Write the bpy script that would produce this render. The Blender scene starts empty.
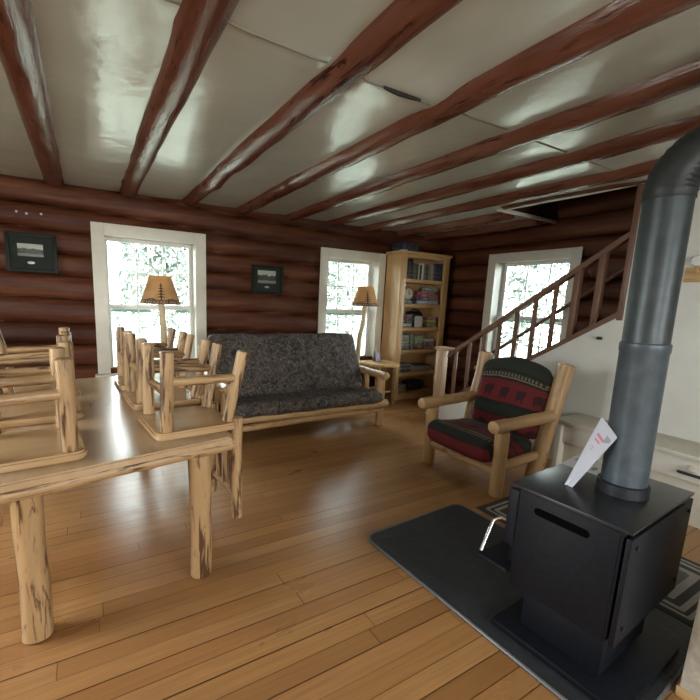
import bpy, bmesh, math, random
from mathutils import Vector, Matrix, noise
PI = math.pi
rnd = random.Random(7)
S = bpy.context.scene
COL = S.collection

# ------------------------------------------------------------------ materials
def new_mat(name):
    m = bpy.data.materials.new(name); m.use_nodes = True
    nt = m.node_tree
    for n in list(nt.nodes): nt.nodes.remove(n)
    out = nt.nodes.new('ShaderNodeOutputMaterial')
    b = nt.nodes.new('ShaderNodeBsdfPrincipled')
    nt.links.new(b.outputs[0], out.inputs[0])
    return m, nt, b, out
def nd(nt, t, **kw):
    n = nt.nodes.new(t)
    for k, v in kw.items():
        if k.startswith('i_'):
            n.inputs[k[2:].replace('_', ' ')].default_value = v
        else: setattr(n, k, v)
    return n
def L(nt, a, b): nt.links.new(a, b)
def ramp(nt, fac, stops, interp='LINEAR'):
    r = nt.nodes.new('ShaderNodeValToRGB'); r.color_ramp.interpolation = interp
    e = r.color_ramp.elements
    while len(e) > 1: e.remove(e[-1])
    e[0].position = stops[0][0]; e[0].color = (*stops[0][1], 1)
    for p, c in stops[1:]:
        x = e.new(p); x.color = (*c, 1)
    L(nt, fac, r.inputs[0]); return r.outputs[0]
def lc_vec(nt, scale=(1, 1, 1)):
    a = nd(nt, 'ShaderNodeAttribute', attribute_name='lc')
    oi = nd(nt, 'ShaderNodeObjectInfo')
    mul = nd(nt, 'ShaderNodeVectorMath', operation='SCALE'); mul.inputs[3].default_value = 37.0
    L(nt, oi.outputs['Random'], mul.inputs[0])
    mp = nd(nt, 'ShaderNodeMapping'); mp.inputs['Scale'].default_value = scale
    L(nt, a.outputs['Vector'], mp.inputs[0])
    add = nd(nt, 'ShaderNodeVectorMath', operation='ADD')
    L(nt, mp.outputs[0], add.inputs[0]); L(nt, mul.outputs[0], add.inputs[1])
    return add.outputs[0]
def obj_vec(nt, scale=(1, 1, 1)):
    a = nd(nt, 'ShaderNodeTexCoord')
    mp = nd(nt, 'ShaderNodeMapping'); mp.inputs['Scale'].default_value = scale
    L(nt, a.outputs['Object'], mp.inputs[0]); return mp.outputs[0]
def noise_tex(nt, vec, scale, detail=4, rough=.6, dist=0):
    n = nd(nt, 'ShaderNodeTexNoise'); n.inputs['Scale'].default_value = scale
    n.inputs['Detail'].default_value = detail; n.inputs['Roughness'].default_value = rough
    n.inputs['Distortion'].default_value = dist
    L(nt, vec, n.inputs['Vector']); return n.outputs[0]
def mix(nt, fac, a, b, blend='MIX'):
    m = nd(nt, 'ShaderNodeMix', data_type='RGBA', blend_type=blend)
    if isinstance(fac, (int, float)): m.inputs[0].default_value = fac
    else: L(nt, fac, m.inputs[0])
    for i, v in ((6, a), (7, b)):
        if isinstance(v, tuple): m.inputs[i].default_value = (*v, 1)
        else: L(nt, v, m.inputs[i])
    return m.outputs[2]
def bump(nt, b, h, strength=.3, dist=.01):
    n = nd(nt, 'ShaderNodeBump'); n.inputs['Strength'].default_value = strength
    n.inputs['Distance'].default_value = dist
    L(nt, h, n.inputs['Height']); L(nt, n.outputs[0], b.inputs['Normal'])
def math_n(nt, op, a, b=None, c=None):
    m = nd(nt, 'ShaderNodeMath', operation=op)
    for i, v in enumerate((a, b, c)):
        if v is None: continue
        if isinstance(v, (int, float)): m.inputs[i].default_value = v
        else: L(nt, v, m.inputs[i])
    return m.outputs[0]
M = {}
def plain(name, col, rough=.5, metal=0, nscale=0, namt=.15, bmp=0, spec=.5):
    m, nt, b, o = new_mat(name)
    b.inputs['Roughness'].default_value = rough; b.inputs['Metallic'].default_value = metal
    b.inputs['Specular IOR Level'].default_value = spec
    if nscale:
        n = noise_tex(nt, obj_vec(nt), nscale, 5)
        d = tuple(c * (1 - namt) for c in col); e = tuple(min(1, c * (1 + namt)) for c in col)
        L(nt, ramp(nt, n, [(.3, d), (.7, e)]), b.inputs['Base Color'])
        if bmp: bump(nt, b, n, bmp)
    else: b.inputs['Base Color'].default_value = (*col, 1)
    M[name] = m; return m
def log_mat(name, base, dark, pale, streak=.56, rough=.35, bmp=.35):
    """peeled or stained log: colour drifts along the stem, dark bark streaks follow the axis"""
    m, nt, b, o = new_mat(name)
    v1 = lc_vec(nt, (9, 9, 1.6)); v2 = lc_vec(nt, (27, 27, 3.6)); v3 = lc_vec(nt, (70, 70, 2.2))
    n1 = noise_tex(nt, v1, 1, 3); n2 = noise_tex(nt, v2, 1, 4, .65, .6); n3 = noise_tex(nt, v3, 1, 3)
    c = ramp(nt, n1, [(.32, base), (.68, pale)])
    c = mix(nt, math_n(nt, 'MULTIPLY', n3, .35), c, tuple(x * .62 for x in base))
    s = ramp(nt, n2, [(streak, (0, 0, 0)), (streak + .09, (1, 1, 1))])
    c = mix(nt, s, c, dark)
    L(nt, c, b.inputs['Base Color'])
    b.inputs['Roughness'].default_value = rough
    bump(nt, b, math_n(nt, 'SUBTRACT', n1, math_n(nt, 'MULTIPLY', n2, .8)), bmp, .012)
    M[name] = m; return m
log_mat('peeled_log', (.41, .252, .118), (.085, .040, .018), (.55, .365, .190), streak=.508)
log_mat('pine_log', (.48, .292, .130), (.17, .080, .034), (.62, .41, .205), streak=.585)
log_mat('lamp_log', (.52, .40, .23), (.26, .17, .09), (.64, .50, .30), streak=.7)
log_mat('beam_log', (.125, .034, .017), (.040, .013, .009), (.215, .092, .060), streak=.58, rough=.24, bmp=.6)
log_mat('rail_wood', (.15, .075, .045), (.05, .022, .014), (.20, .10, .06), streak=.62, rough=.4)
log_mat('newel_wood', (.40, .25, .15), (.2, .11, .06), (.50, .33, .21), streak=.68, rough=.4)
log_mat('board_pine', (.58, .36, .15), (.34, .17, .06), (.68, .45, .215), streak=.62, rough=.35, bmp=.1)
log_mat('seat_wood', (.48, .305, .15), (.30, .165, .075), (.56, .375, .20), streak=.68, rough=.22, bmp=.08)
log_mat('table_wood', (.47, .315, .18), (.32, .19, .09), (.55, .39, .235), streak=.66, rough=.24, bmp=.04)
def wall_log_mat():
    m, nt, b, o = new_mat('wall_log')
    v = lc_vec(nt, (.7, 1, 9)); n = noise_tex(nt, v, 1, 5, .65, .4)
    v2 = lc_vec(nt, (2.4, 1, 46)); n2 = noise_tex(nt, v2, 1, 4, .6)
    v3 = lc_vec(nt, (1.4, 1, 2.6)); n3 = noise_tex(nt, v3, 1, 3)
    c = ramp(nt, n, [(.30, (.045, .011, .005)), (.50, (.105, .027, .011)), (.70, (.21, .072, .027))])
    c = mix(nt, math_n(nt, 'MULTIPLY', n2, .6), c, (.035, .011, .007))
    c = mix(nt, ramp(nt, n3, [(.45, (0, 0, 0)), (.72, (.45, .45, .45))]), c, (.135, .058, .034))
    sx_ = nd(nt, 'ShaderNodeAttribute', attribute_name='lc'); sq = nd(nt, 'ShaderNodeSeparateXYZ'); L(nt, sx_.outputs['Vector'], sq.inputs[0])
    wl = nd(nt, 'ShaderNodeTexWhiteNoise', noise_dimensions='1D'); L(nt, math_n(nt, 'ROUND', sq.outputs[1]), wl.inputs['W'])
    c = mix(nt, 1.0, c, ramp(nt, wl.outputs[0], [(0, (.62, .55, .55)), (.5, (1, 1, 1)), (1, (1.35, 1.5, 1.55))]), 'MULTIPLY')
    # darker colour where two logs meet
    at = nd(nt, 'ShaderNodeAttribute', attribute_name='gap')
    c = mix(nt, at.outputs['Fac'], c, (.012, .006, .004))
    L(nt, c, b.inputs['Base Color']); b.inputs['Roughness'].default_value = .5; b.inputs['Specular IOR Level'].default_value = .32
    bump(nt, b, math_n(nt, 'ADD', n, math_n(nt, 'MULTIPLY', n2, .5)), .5, .02)
    M['wall_log'] = m
wall_log_mat()
def floor_mat():
    m, nt, b, o = new_mat('floor_boards')
    a = nd(nt, 'ShaderNodeTexCoord'); sep = nd(nt, 'ShaderNodeSeparateXYZ'); L(nt, a.outputs['Object'], sep.inputs[0])
    W = .090
    row = math_n(nt, 'DIVIDE', sep.outputs[1], W)
    ri = math_n(nt, 'FLOOR', row); rf = math_n(nt, 'FRACT', row)
    wn = nd(nt, 'ShaderNodeTexWhiteNoise', noise_dimensions='1D'); L(nt, ri, wn.inputs['W'])
    off = math_n(nt, 'MULTIPLY', wn.outputs[0], 7.3)
    col = math_n(nt, 'DIVIDE', math_n(nt, 'ADD', sep.outputs[0], off), 2.3)
    ci = math_n(nt, 'FLOOR', col); cf = math_n(nt, 'FRACT', col)
    wn2 = nd(nt, 'ShaderNodeTexWhiteNoise', noise_dimensions='2D')
    cb = nd(nt, 'ShaderNodeCombineXYZ'); L(nt, ri, cb.inputs[0]); L(nt, ci, cb.inputs[1]); L(nt, cb.outputs[0], wn2.inputs['Vector'])
    c = ramp(nt, wn2.outputs[0], [(0, (.30, .138, .046)), (.35, (.40, .20, .068)), (.7, (.45, .235, .088)), (1, (.34, .155, .052))])
    mp = nd(nt, 'ShaderNodeCombineXYZ')
    L(nt, math_n(nt, 'MULTIPLY', sep.outputs[0], 2.2), mp.inputs[0]); L(nt, math_n(nt, 'MULTIPLY', sep.outputs[1], 60), mp.inputs[1])
    L(nt, math_n(nt, 'MULTIPLY', wn2.outputs[0], 50), mp.inputs[2])
    g = noise_tex(nt, mp.outputs[0], 1, 5, .6, .5)
    c = mix(nt, ramp(nt, g, [(.35, (0, 0, 0)), (.75, (.55, .55, .55))]), c, (.20, .095, .036))
    big = noise_tex(nt, obj_vec(nt, (.8, 1.4, 1)), 1, 4)
    c = mix(nt, ramp(nt, big, [(.42, (0, 0, 0)), (.7, (.42, .42, .42))]), c, (.28, .15, .08))
    ww = math_n(nt, 'ADD', .026, math_n(nt, 'MULTIPLY', wn.outputs[0], .045))
    gy = math_n(nt, 'LESS_THAN', rf, ww)
    gx = math_n(nt, 'LESS_THAN', cf, .0017)
    gap = math_n(nt, 'MAXIMUM', gy, gx)
    gd = math_n(nt, 'MULTIPLY', gap, math_n(nt, 'ADD', .55, math_n(nt, 'MULTIPLY', wn.outputs[0], .45)))
    c = mix(nt, gd, c, (.045, .018, .006))
    L(nt, c, b.inputs['Base Color'])
    wear = noise_tex(nt, obj_vec(nt, (1.2, 3, 1)), 1.5, 4)
    L(nt, math_n(nt, 'ADD', .20, math_n(nt, 'MULTIPLY', wear, .22)), b.inputs['Roughness'])
    h = math_n(nt, 'ADD', math_n(nt, 'SUBTRACT', math_n(nt, 'MULTIPLY', wn2.outputs[0], .35), gap), math_n(nt, 'MULTIPLY', g, .25))
    bump(nt, b, h, .22, .004)
    M['floor_boards'] = m
floor_mat()
def ceil_mat():
    m, nt, b, o = new_mat('ceiling_paint')
    v = obj_vec(nt); n = noise_tex(nt, v, 1.1, 3); n2 = noise_tex(nt, v, 34, 4, .6); n3 = noise_tex(nt, v, 3.4, 2)
    L(nt, ramp(nt, n, [(.3, (.53, .565, .525)), (.7, (.60, .635, .595))]), b.inputs['Base Color'])
    L(nt, math_n(nt, 'ADD', .10, math_n(nt, 'MULTIPLY', n3, .14)), b.inputs['Roughness'])
    bump(nt, b, math_n(nt, 'ADD', math_n(nt, 'MULTIPLY', n3, 3.0), math_n(nt, 'MULTIPLY', n2, .3)), .22, .012)
    b.inputs['Specular IOR Level'].default_value = .8
    M['ceiling_paint'] = m
ceil_mat()
plain('white_paint', (.70, .70, .655), .5, nscale=3, namt=.05)
plain('trim_paint', (.74, .715, .63), .4, nscale=8, namt=.05)
plain('sash_paint', (.76, .77, .75), .4, nscale=8, namt=.04)
plain('bench_paint', (.60, .56, .46), .45, nscale=5, namt=.08)
plain('plaster', (.50, .455, .375), .9, nscale=30, namt=.18, bmp=.5)
plain('stair_tread', (.24, .12, .06), .4, nscale=6)
plain('void_shade', (.045, .020, .012), .6, nscale=6)
plain('plain_wall', (.42, .36, .28), .7, nscale=4)
plain('black_steel', (.0065, .0078, .0115), .46, .0, nscale=60, namt=.35, bmp=.08, spec=.22)
plain('stove_top', (.016, .017, .019), .28, .0, nscale=40, namt=.4, bmp=.05, spec=.6)
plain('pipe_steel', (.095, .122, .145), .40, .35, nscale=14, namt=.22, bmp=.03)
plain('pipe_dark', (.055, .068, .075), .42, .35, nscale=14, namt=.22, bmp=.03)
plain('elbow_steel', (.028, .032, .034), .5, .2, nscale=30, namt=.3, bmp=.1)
plain('collar_iron', (.02, .022, .028), .5, .2, nscale=40)
plain('nickel', (.6, .6, .62), .25, 1)
plain('iron', (.02, .02, .02), .5, .3)
plain('paper', (.60, .62, .72), .7)
plain('sheet_white', (.82, .83, .86), .7)
plain('paper_ink', (.33, .36, .42), .6)
plain('paper_red', (.62, .25, .30), .6)
plain('pad_edge', (.16, .165, .17), .4, .4)
plain('dark_frame', (.011, .013, .011), .45, nscale=20, spec=.2)
plain('picture_mat', (.028, .034, .029), .8, nscale=40, spec=.15)
plain('plaque', (.42, .43, .40), .35, .5)
plain('silhouette', (.05, .028, .014), .7)
plain('reflection_teal', (.30, .52, .42), .4)
plain('seam_shade', (.20, .19, .16), .5)
plain('crevice', (.02, .017, .014), .9)
plain('slot_black', (.0015, .0015, .002), .9, spec=.05)
plain('lamp_metal', (.12, .09, .05), .35, .8)
plain('gravel', (.17, .175, .135), .9, nscale=2, namt=.4)
plain('bark', (.16, .14, .12), .9, nscale=10)
plain('leather', (.018, .017, .016), .45, nscale=30)
plain('pages', (.62, .58, .50), .8)
def pad_mat():
    m, nt, b, o = new_mat('hearth_slate')
    n = noise_tex(nt, obj_vec(nt), 16, 6, .7, 1.2); n2 = noise_tex(nt, obj_vec(nt), 3, 3)
    c = ramp(nt, n, [(.3, (.020, .022, .025)), (.62, (.034, .037, .041)), (.78, (.085, .09, .098))])
    L(nt, c, b.inputs['Base Color']); b.inputs['Roughness'].default_value = .5; b.inputs['Specular IOR Level'].default_value = .32
    bump(nt, b, math_n(nt, 'ADD', n, n2), .45, .01); M['hearth_slate'] = m
pad_mat()
def glass_mat():
    m, nt, b, o = new_mat('window_glass')
    nt.nodes.remove(b)
    t = nd(nt, 'ShaderNodeBsdfTransparent'); t.inputs[0].default_value = (.93, .97, .96, 1)
    g = nd(nt, 'ShaderNodeBsdfGlossy'); g.inputs['Roughness'].default_value = .03
    mx = nd(nt, 'ShaderNodeMixShader'); fr = nd(nt, 'ShaderNodeFresnel'); fr.inputs[0].default_value = 1.45
    L(nt, fr.outputs[0], mx.inputs[0]); L(nt, t.outputs[0], mx.inputs[1]); L(nt, g.outputs[0], mx.inputs[2])
    L(nt, mx.outputs[0], o.inputs[0]); M['window_glass'] = m
glass_mat()
def shade_mat():
    m, nt, b, o = new_mat('parchment')
    n = noise_tex(nt, obj_vec(nt), 9, 4)
    c = ramp(nt, n, [(.3, (.68, .42, .19)), (.7, (.80, .54, .29))])
    nt.nodes.remove(b)
    d = nd(nt, 'ShaderNodeBsdfDiffuse'); t = nd(nt, 'ShaderNodeBsdfTranslucent')
    L(nt, c, d.inputs[0]); L(nt, c, t.inputs[0])
    mx = nd(nt, 'ShaderNodeMixShader'); mx.inputs[0].default_value = .45
    L(nt, d.outputs[0], mx.inputs[1]); L(nt, t.outputs[0], mx.inputs[2]); L(nt, mx.outputs[0], o.inputs[0])
    M['parchment'] = m
    m, nt, b, o = new_mat('shade_band'); 
    n = noise_tex(nt, obj_vec(nt, (1, 1, .5)), 26, 3)
    L(nt, ramp(nt, n, [(.4, (.10, .06, .035)), (.62, (.32, .19, .09))]), b.inputs['Base Color']); b.inputs['Roughness'].default_value = .8
    M['shade_band'] = m
shade_mat()
def futon_mat():
    m, nt, b, o = new_mat('futon_fabric')
    v = lc_vec(nt, (1, 1, 1))
    vo = nd(nt, 'ShaderNodeTexVoronoi', feature='DISTANCE_TO_EDGE'); vo.inputs['Scale'].default_value = 13
    ds = nd(nt, 'ShaderNodeTexNoise'); ds.inputs['Scale'].default_value = 9; ds.inputs['Detail'].default_value = 3
    L(nt, v, ds.inputs['Vector'])
    ad = nd(nt, 'ShaderNodeVectorMath', operation='MULTIPLY_ADD'); L(nt, ds.outputs['Color'], ad.inputs[0]); ad.inputs[1].default_value = (.22, .22, .22); L(nt, v, ad.inputs[2])
    L(nt, ad.outputs[0], vo.inputs['Vector'])
    n = noise_tex(nt, v, 8, 5, .75, 1.2); n2 = noise_tex(nt, v, 30, 3, .6, 2)
    c = ramp(nt, n, [(.34, (.012, .010, .011)), (.47, (.045, .036, .032)), (.56, (.105, .080, .066)), (.62, (.030, .024, .025)), (.72, (.06, .047, .042))])
    ln = ramp(nt, vo.outputs[0], [(0, (.75, .75, .75)), (.035, (.35, .35, .35)), (.06, (0, 0, 0))])
    k = math_n(nt, 'MULTIPLY', ln, ramp(nt, n2, [(.4, (0, 0, 0)), (.56, (1, 1, 1))]))
    c = mix(nt, k, c, (.30, .26, .22))
    L(nt, c, b.inputs['Base Color']); b.inputs['Roughness'].default_value = .85
    bump(nt, b, n2, .15, .004); M['futon_fabric'] = m
futon_mat()
def lodge_mat():
    """striped lodge fabric; lc.z runs 0..1 across the bands, lc.x along them in metres"""
    m, nt, b, o = new_mat('lodge_fabric')
    a = nd(nt, 'ShaderNodeAttribute', attribute_name='lc'); sp = nd(nt, 'ShaderNodeSeparateXYZ'); L(nt, a.outputs['Vector'], sp.inputs[0])
    wob = noise_tex(nt, a.outputs['Vector'], 30, 3)
    v = math_n(nt, 'ADD', sp.outputs[2], math_n(nt, 'MULTIPLY', math_n(nt, 'SUBTRACT', wob, .5), .012))
    RED = (.17, .012, .016); BLK = (.012, .014, .012); GRN = (.022, .030, .020); TAN = (.27, .20, .12); RD2 = (.10, .008, .012)
    st = [(0, RD2), (.10, BLK), (.13, RED), (.22, BLK), (.30, GRN), (.335, TAN), (.345, BLK), (.36, RED), (.50, RED), (.515, BLK), (.53, GRN), (.60, BLK), (.63, RED), (.80, BLK), (.82, TAN), (.828, GRN), (.86, BLK), (.88, GRN)]
    c = ramp(nt, v, st, 'CONSTANT')
    # animal shapes woven into the red bands
    u = math_n(nt, 'SUBTRACT', math_n(nt, 'FRACT', math_n(nt, 'DIVIDE', sp.outputs[0], .155)), .5)
    def blob(cv, cu, ru, rv):
        du = math_n(nt, 'DIVIDE', math_n(nt, 'SUBTRACT', u, cu), ru); dv = math_n(nt, 'DIVIDE', math_n(nt, 'SUBTRACT', v, cv), rv)
        return math_n(nt, 'LESS_THAN', math_n(nt, 'ADD', math_n(nt, 'MULTIPLY', du, du), math_n(nt, 'MULTIPLY', dv, dv)), 1)
    k = None
    for args in ((.715, 0, .26, .036), (.735, -.22, .10, .022), (.69, -.15, .06, .035), (.69, .16, .06, .035), (.44, 0, .24, .03), (.42, .15, .06, .03), (.42, -.14, .06, .03)):
        q = blob(*args); k = q if k is None else math_n(nt, 'MAXIMUM', k, q)
    c = mix(nt, math_n(nt, 'MULTIPLY', k, .85), c, (.022, .008, .009))
    # little pale zigzag dashes along the dark borders
    u2 = math_n(nt, 'FRACT', math_n(nt, 'DIVIDE', sp.outputs[0], .032))
    da = math_n(nt, 'LESS_THAN', u2, .5)
    inb = math_n(nt, 'COMPARE', v, .845, .012); inb2 = math_n(nt, 'COMPARE', v, .315, .012)
    k2 = math_n(nt, 'MULTIPLY', da, math_n(nt, 'MAXIMUM', inb, inb2))
    c = mix(nt, math_n(nt, 'MULTIPLY', k2, .75), c, (.25, .20, .13))
    f = noise_tex(nt, a.outputs['Vector'], 160, 2)
    c = mix(nt, math_n(nt, 'MULTIPLY', f, .35), c, (.02, .015, .014))
    L(nt, c, b.inputs['Base Color']); b.inputs['Roughness'].default_value = .9
    bump(nt, b, f, .2, .003); M['lodge_fabric'] = m
lodge_mat()
def print_mat():
    """black and white landscape print: bright sky over dark conifers and a pale foreground (lc in 0..1)"""
    m, nt, b, o = new_mat('photo_print')
    a = nd(nt, 'ShaderNodeAttribute', attribute_name='lc'); sp = nd(nt, 'ShaderNodeSeparateXYZ'); L(nt, a.outputs['Vector'], sp.inputs[0])
    oi = nd(nt, 'ShaderNodeObjectInfo')
    cx = nd(nt, 'ShaderNodeCombineXYZ'); L(nt, math_n(nt, 'MULTIPLY', sp.outputs[0], 9), cx.inputs[0]); L(nt, math_n(nt, 'MULTIPLY', oi.outputs['Random'], 30), cx.inputs[1])
    n = noise_tex(nt, cx.outputs[0], 1, 4, .8)
    h = math_n(nt, 'ADD', .25, math_n(nt, 'MULTIPLY', n, .75))
    tree = math_n(nt, 'LESS_THAN', sp.outputs[2], h)
    n2 = noise_tex(nt, a.outputs['Vector'], 14, 4)
    tc = ramp(nt, n2, [(.35, (.015, .016, .015)), (.65, (.10, .105, .10)), (.8, (.3, .31, .29))])
    fg = math_n(nt, 'LESS_THAN', sp.outputs[2], math_n(nt, 'MULTIPLY', n2, .42))
    c = mix(nt, tree, (.45, .46, .42), tc); c = mix(nt, math_n(nt, 'MULTIPLY', fg, .6), c, (.30, .31, .29))
    L(nt, c, b.inputs['Base Color']); b.inputs['Roughness'].default_value = .25; M['photo_print'] = m
print_mat()
def rug_mat():
    m, nt, b, o = new_mat('rug_weave')
    a = nd(nt, 'ShaderNodeAttribute', attribute_name='lc'); sp = nd(nt, 'ShaderNodeSeparateXYZ'); L(nt, a.outputs['Vector'], sp.inputs[0])
    # lc.x = distance to the nearest edge in metres, lc.y / lc.z = plan position
    c = ramp(nt, sp.outputs[0], [(0, (.035, .032, .03)), (.045, (.42, .40, .36)), (.065, (.035, .032, .03)), (.085, (.42, .40, .36)), (.11, (.045, .042, .04)), (.15, (.40, .385, .35)), (.19, (.14, .135, .125))], 'CONSTANT')
    n = noise_tex(nt, obj_vec(nt), 90, 3)
    c = mix(nt, math_n(nt, 'MULTIPLY', n, .6), c, (.06, .055, .05))
    L(nt, c, b.inputs['Base Color']); b.inputs['Roughness'].default_value = .95; bump(nt, b, n, .4, .005); M['rug_weave'] = m
rug_mat()
def object_colour_mat(name, rough, pattern):
    m, nt, b, o = new_mat(name)
    oi = nd(nt, 'ShaderNodeObjectInfo')
    c = oi.outputs['Color']
    n = noise_tex(nt, obj_vec(nt, (14, 14, 30)), 1, 3)
    c = mix(nt, ramp(nt, n, [(.5, (0, 0, 0)), (.53, (pattern,) * 3)]), c, (.55, .53, .48))
    n2 = noise_tex(nt, obj_vec(nt), 24, 2)
    c = mix(nt, ramp(nt, n2, [(.6, (0, 0, 0)), (.64, (pattern,) * 3)]), c, (.03, .03, .035))
    L(nt, c, b.inputs['Base Color']); b.inputs['Roughness'].default_value = rough; M[name] = m
object_colour_mat('book_cloth', .5, .12)
object_colour_mat('box_card', .35, .45)
def leaf_mat():
    m, nt, b, o = new_mat('leaf')
    n = noise_tex(nt, obj_vec(nt), 2.6, 4)
    c = ramp(nt, n, [(.35, (.20, .235, .205)), (.65, (.28, .31, .27))])
    L(nt, c, b.inputs['Base Color']); b.inputs['Roughness'].default_value = .8; M['leaf'] = m
leaf_mat()

# ------------------------------------------------------------------ mesh helpers
class MB:
    def __init__(s): s.v = []; s.f = []; s.lc = []
    def add(s, verts, faces, lcs):
        b = len(s.v); s.v += [tuple(x) for x in verts]; s.lc += [tuple(x) for x in lcs]
        s.f += [tuple(b + i for i in f) for f in faces]
    def log(s, p0, p1, r0, r1=None, wob=.06, seg=12, rings=None, knots=0, seed=None, bev=.35, bend=0, flat=0):
        """a wobbly tapered stem with chamfered ends"""
        r1 = r0 if r1 is None else r1
        p0 = Vector(p0); p1 = Vector(p1); ax = p1 - p0; ln = ax.length; ax.normalize()
        t = Vector((0, 0, 1)) if abs(ax.z) < .9 else Vector((1, 0, 0))
        u = ax.cross(t).normalized(); w = ax.cross(u)
        sd = rnd.random() * 100 if seed is None else seed
        rings = rings or max(4, int(ln / .07))
        kn = [(rnd.random(), rnd.random() * 2 * PI, .10 + .12 * rnd.random()) for _ in range(knots)]
        prof = [(0, 0.0), (0, 1 - bev)]
        d = min(.5 * min(r0, r1) * bev, ln * .1)
        prof.append((d / ln, 1))
        prof += [(d / ln + (1 - 2 * d / ln) * i / rings, 1) for i in range(1, rings)]
        prof += [(1 - d / ln, 1), (1, 1 - bev), (1, 0.0)]
        vs = []; lcs = []
        for (q, k) in prof:
            r = (r0 + (r1 - r0) * q) * k
            off = u * (noise.noise((sd, q * ln * 2.2, 0)) * wob * r0 * 1.3 * min(1, ln * 2)) + w * (noise.noise((sd, q * ln * 2.2, 9)) * wob * r0 * 1.3) + w * (bend * 4 * q * (1 - q))
            c = p0 + ax * (ln * q) + off
            for j in range(seg):
                a = 2 * PI * j / seg
                rr = r * (1 + wob * noise.noise((sd + math.cos(a) * .8, q * ln * 5, math.sin(a) * .8)))
                for (kq, ka, kh) in kn:
                    dd = ((q - kq) * ln / r0) ** 2 + (math.atan2(math.sin(a - ka), math.cos(a - ka))) ** 2
                    rr *= 1 + kh * math.exp(-dd * 3)
                if flat and math.sin(a) > flat: rr *= flat / math.sin(a)
                vs.append(c + u * (rr * math.cos(a)) + w * (rr * math.sin(a)))
                lcs.append((r0 * math.cos(a) + sd, r0 * math.sin(a), q * ln))
        fs = []
        for i in range(len(prof) - 1):
            for j in range(seg):
                k = (j + 1) % seg
                if i == 0: fs.append((seg + j, seg + k, 0 + j)) if False else fs.append((j, seg + j, seg + k, k))
                else: fs.append((i * seg + j, (i + 1) * seg + j, (i + 1) * seg + k, i * seg + k))
        s.add(vs, fs, lcs); return s
    def box(s, lo, hi, mat=None, bev=.004, axis=None):
        lo = Vector(lo); hi = Vector(hi); sz = hi - lo
        bev = min(bev, .45 * min(sz))
        if axis is None: axis = max(range(3), key=lambda i: sz[i])
        bm = bmesh.new(); bmesh.ops.create_cube(bm, size=1)
        for v in bm.verts: v.co = Vector((lo[i] + (v.co[i] + .5) * sz[i] for i in range(3)))
        if bev > 0: bmesh.ops.bevel(bm, geom=bm.edges[:], offset=bev, segments=2, affect='EDGES', profile=.6)
        s.from_bm(bm, mat, axis); return s
    def from_bm(s, bm, mat=None, axis=2):
        bm.verts.ensure_lookup_table(); o = [(axis + 1) % 3, (axis + 2) % 3, axis]; sd = rnd.random() * 9
        bm.normal_update()
        s.add([(mat @ v.co if mat else v.co) for v in bm.verts], [[v.index for v in f.verts] for f in bm.faces],
              [(v.co[o[0]] + sd, v.co[o[1]], v.co[o[2]]) for v in bm.verts]); bm.free()
    def prism(s, poly, z0, z1, mat=None, bev=.006, axis=0):
        bm = bmesh.new(); vs = [bm.verts.new((x, y, z0)) for x, y in poly]
        f = bm.faces.new(vs); r = bmesh.ops.extrude_face_region(bm, geom=[f])
        for v in r['geom']:
            if isinstance(v, bmesh.types.BMVert): v.co.z = z1
        bmesh.ops.recalc_face_normals(bm, faces=bm.faces[:])
        if bev: bmesh.ops.bevel(bm, geom=[e for e in bm.edges if abs(e.verts[0].co.z - e.verts[1].co.z) < 1e-6], offset=bev, segments=2, affect='EDGES')
        s.from_bm(bm, mat, axis); return s
    def lathe(s, prof, c=(0, 0, 0), seg=32, mat=None):
        vs = []; lcs = []; c = Vector(c)
        for r, z in prof:
            for j in range(seg):
                a = 2 * PI * j / seg; p = Vector((r * math.cos(a), r * math.sin(a), z)) + c
                vs.append(mat @ p if mat else p); lcs.append((r * math.cos(a), r * math.sin(a), z))
        fs = [(i * seg + j, i * seg + (j + 1) % seg, (i + 1) * seg + (j + 1) % seg, (i + 1) * seg + j) for i in range(len(prof) - 1) for j in range(seg)]
        s.add(vs, fs, lcs); return s
    def tube(s, pts, r, seg=10, caps=True):
        pts = [Vector(p) for p in pts]; vs = []; lcs = []; l = 0; up = None
        rs = r if isinstance(r, (list, tuple)) else [r] * len(pts)
        for i, p in enumerate(pts):
            d = (pts[min(i + 1, len(pts) - 1)] - pts[max(i - 1, 0)]).normalized()
            if up is None:
                t = Vector((0, 0, 1)) if abs(d.z) < .9 else Vector((1, 0, 0)); up = d.cross(t).normalized()
            up = (up - d * up.dot(d)).normalized(); w = d.cross(up)
            if i: l += (p - pts[i - 1]).length
            for j in range(seg):
                a = 2 * PI * j / seg; vs.append(p + (up * math.cos(a) + w * math.sin(a)) * rs[i]); lcs.append((rs[i] * math.cos(a), rs[i] * math.sin(a), l))
        fs = [(i * seg + j, i * seg + (j + 1) % seg, (i + 1) * seg + (j + 1) % seg, (i + 1) * seg + j) for i in range(len(pts) - 1) for j in range(seg)]
        if caps: fs += [tuple(range(seg))[::-1], tuple((len(pts) - 1) * seg + j for j in range(seg))]
        s.add(vs, fs, lcs); return s
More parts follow.
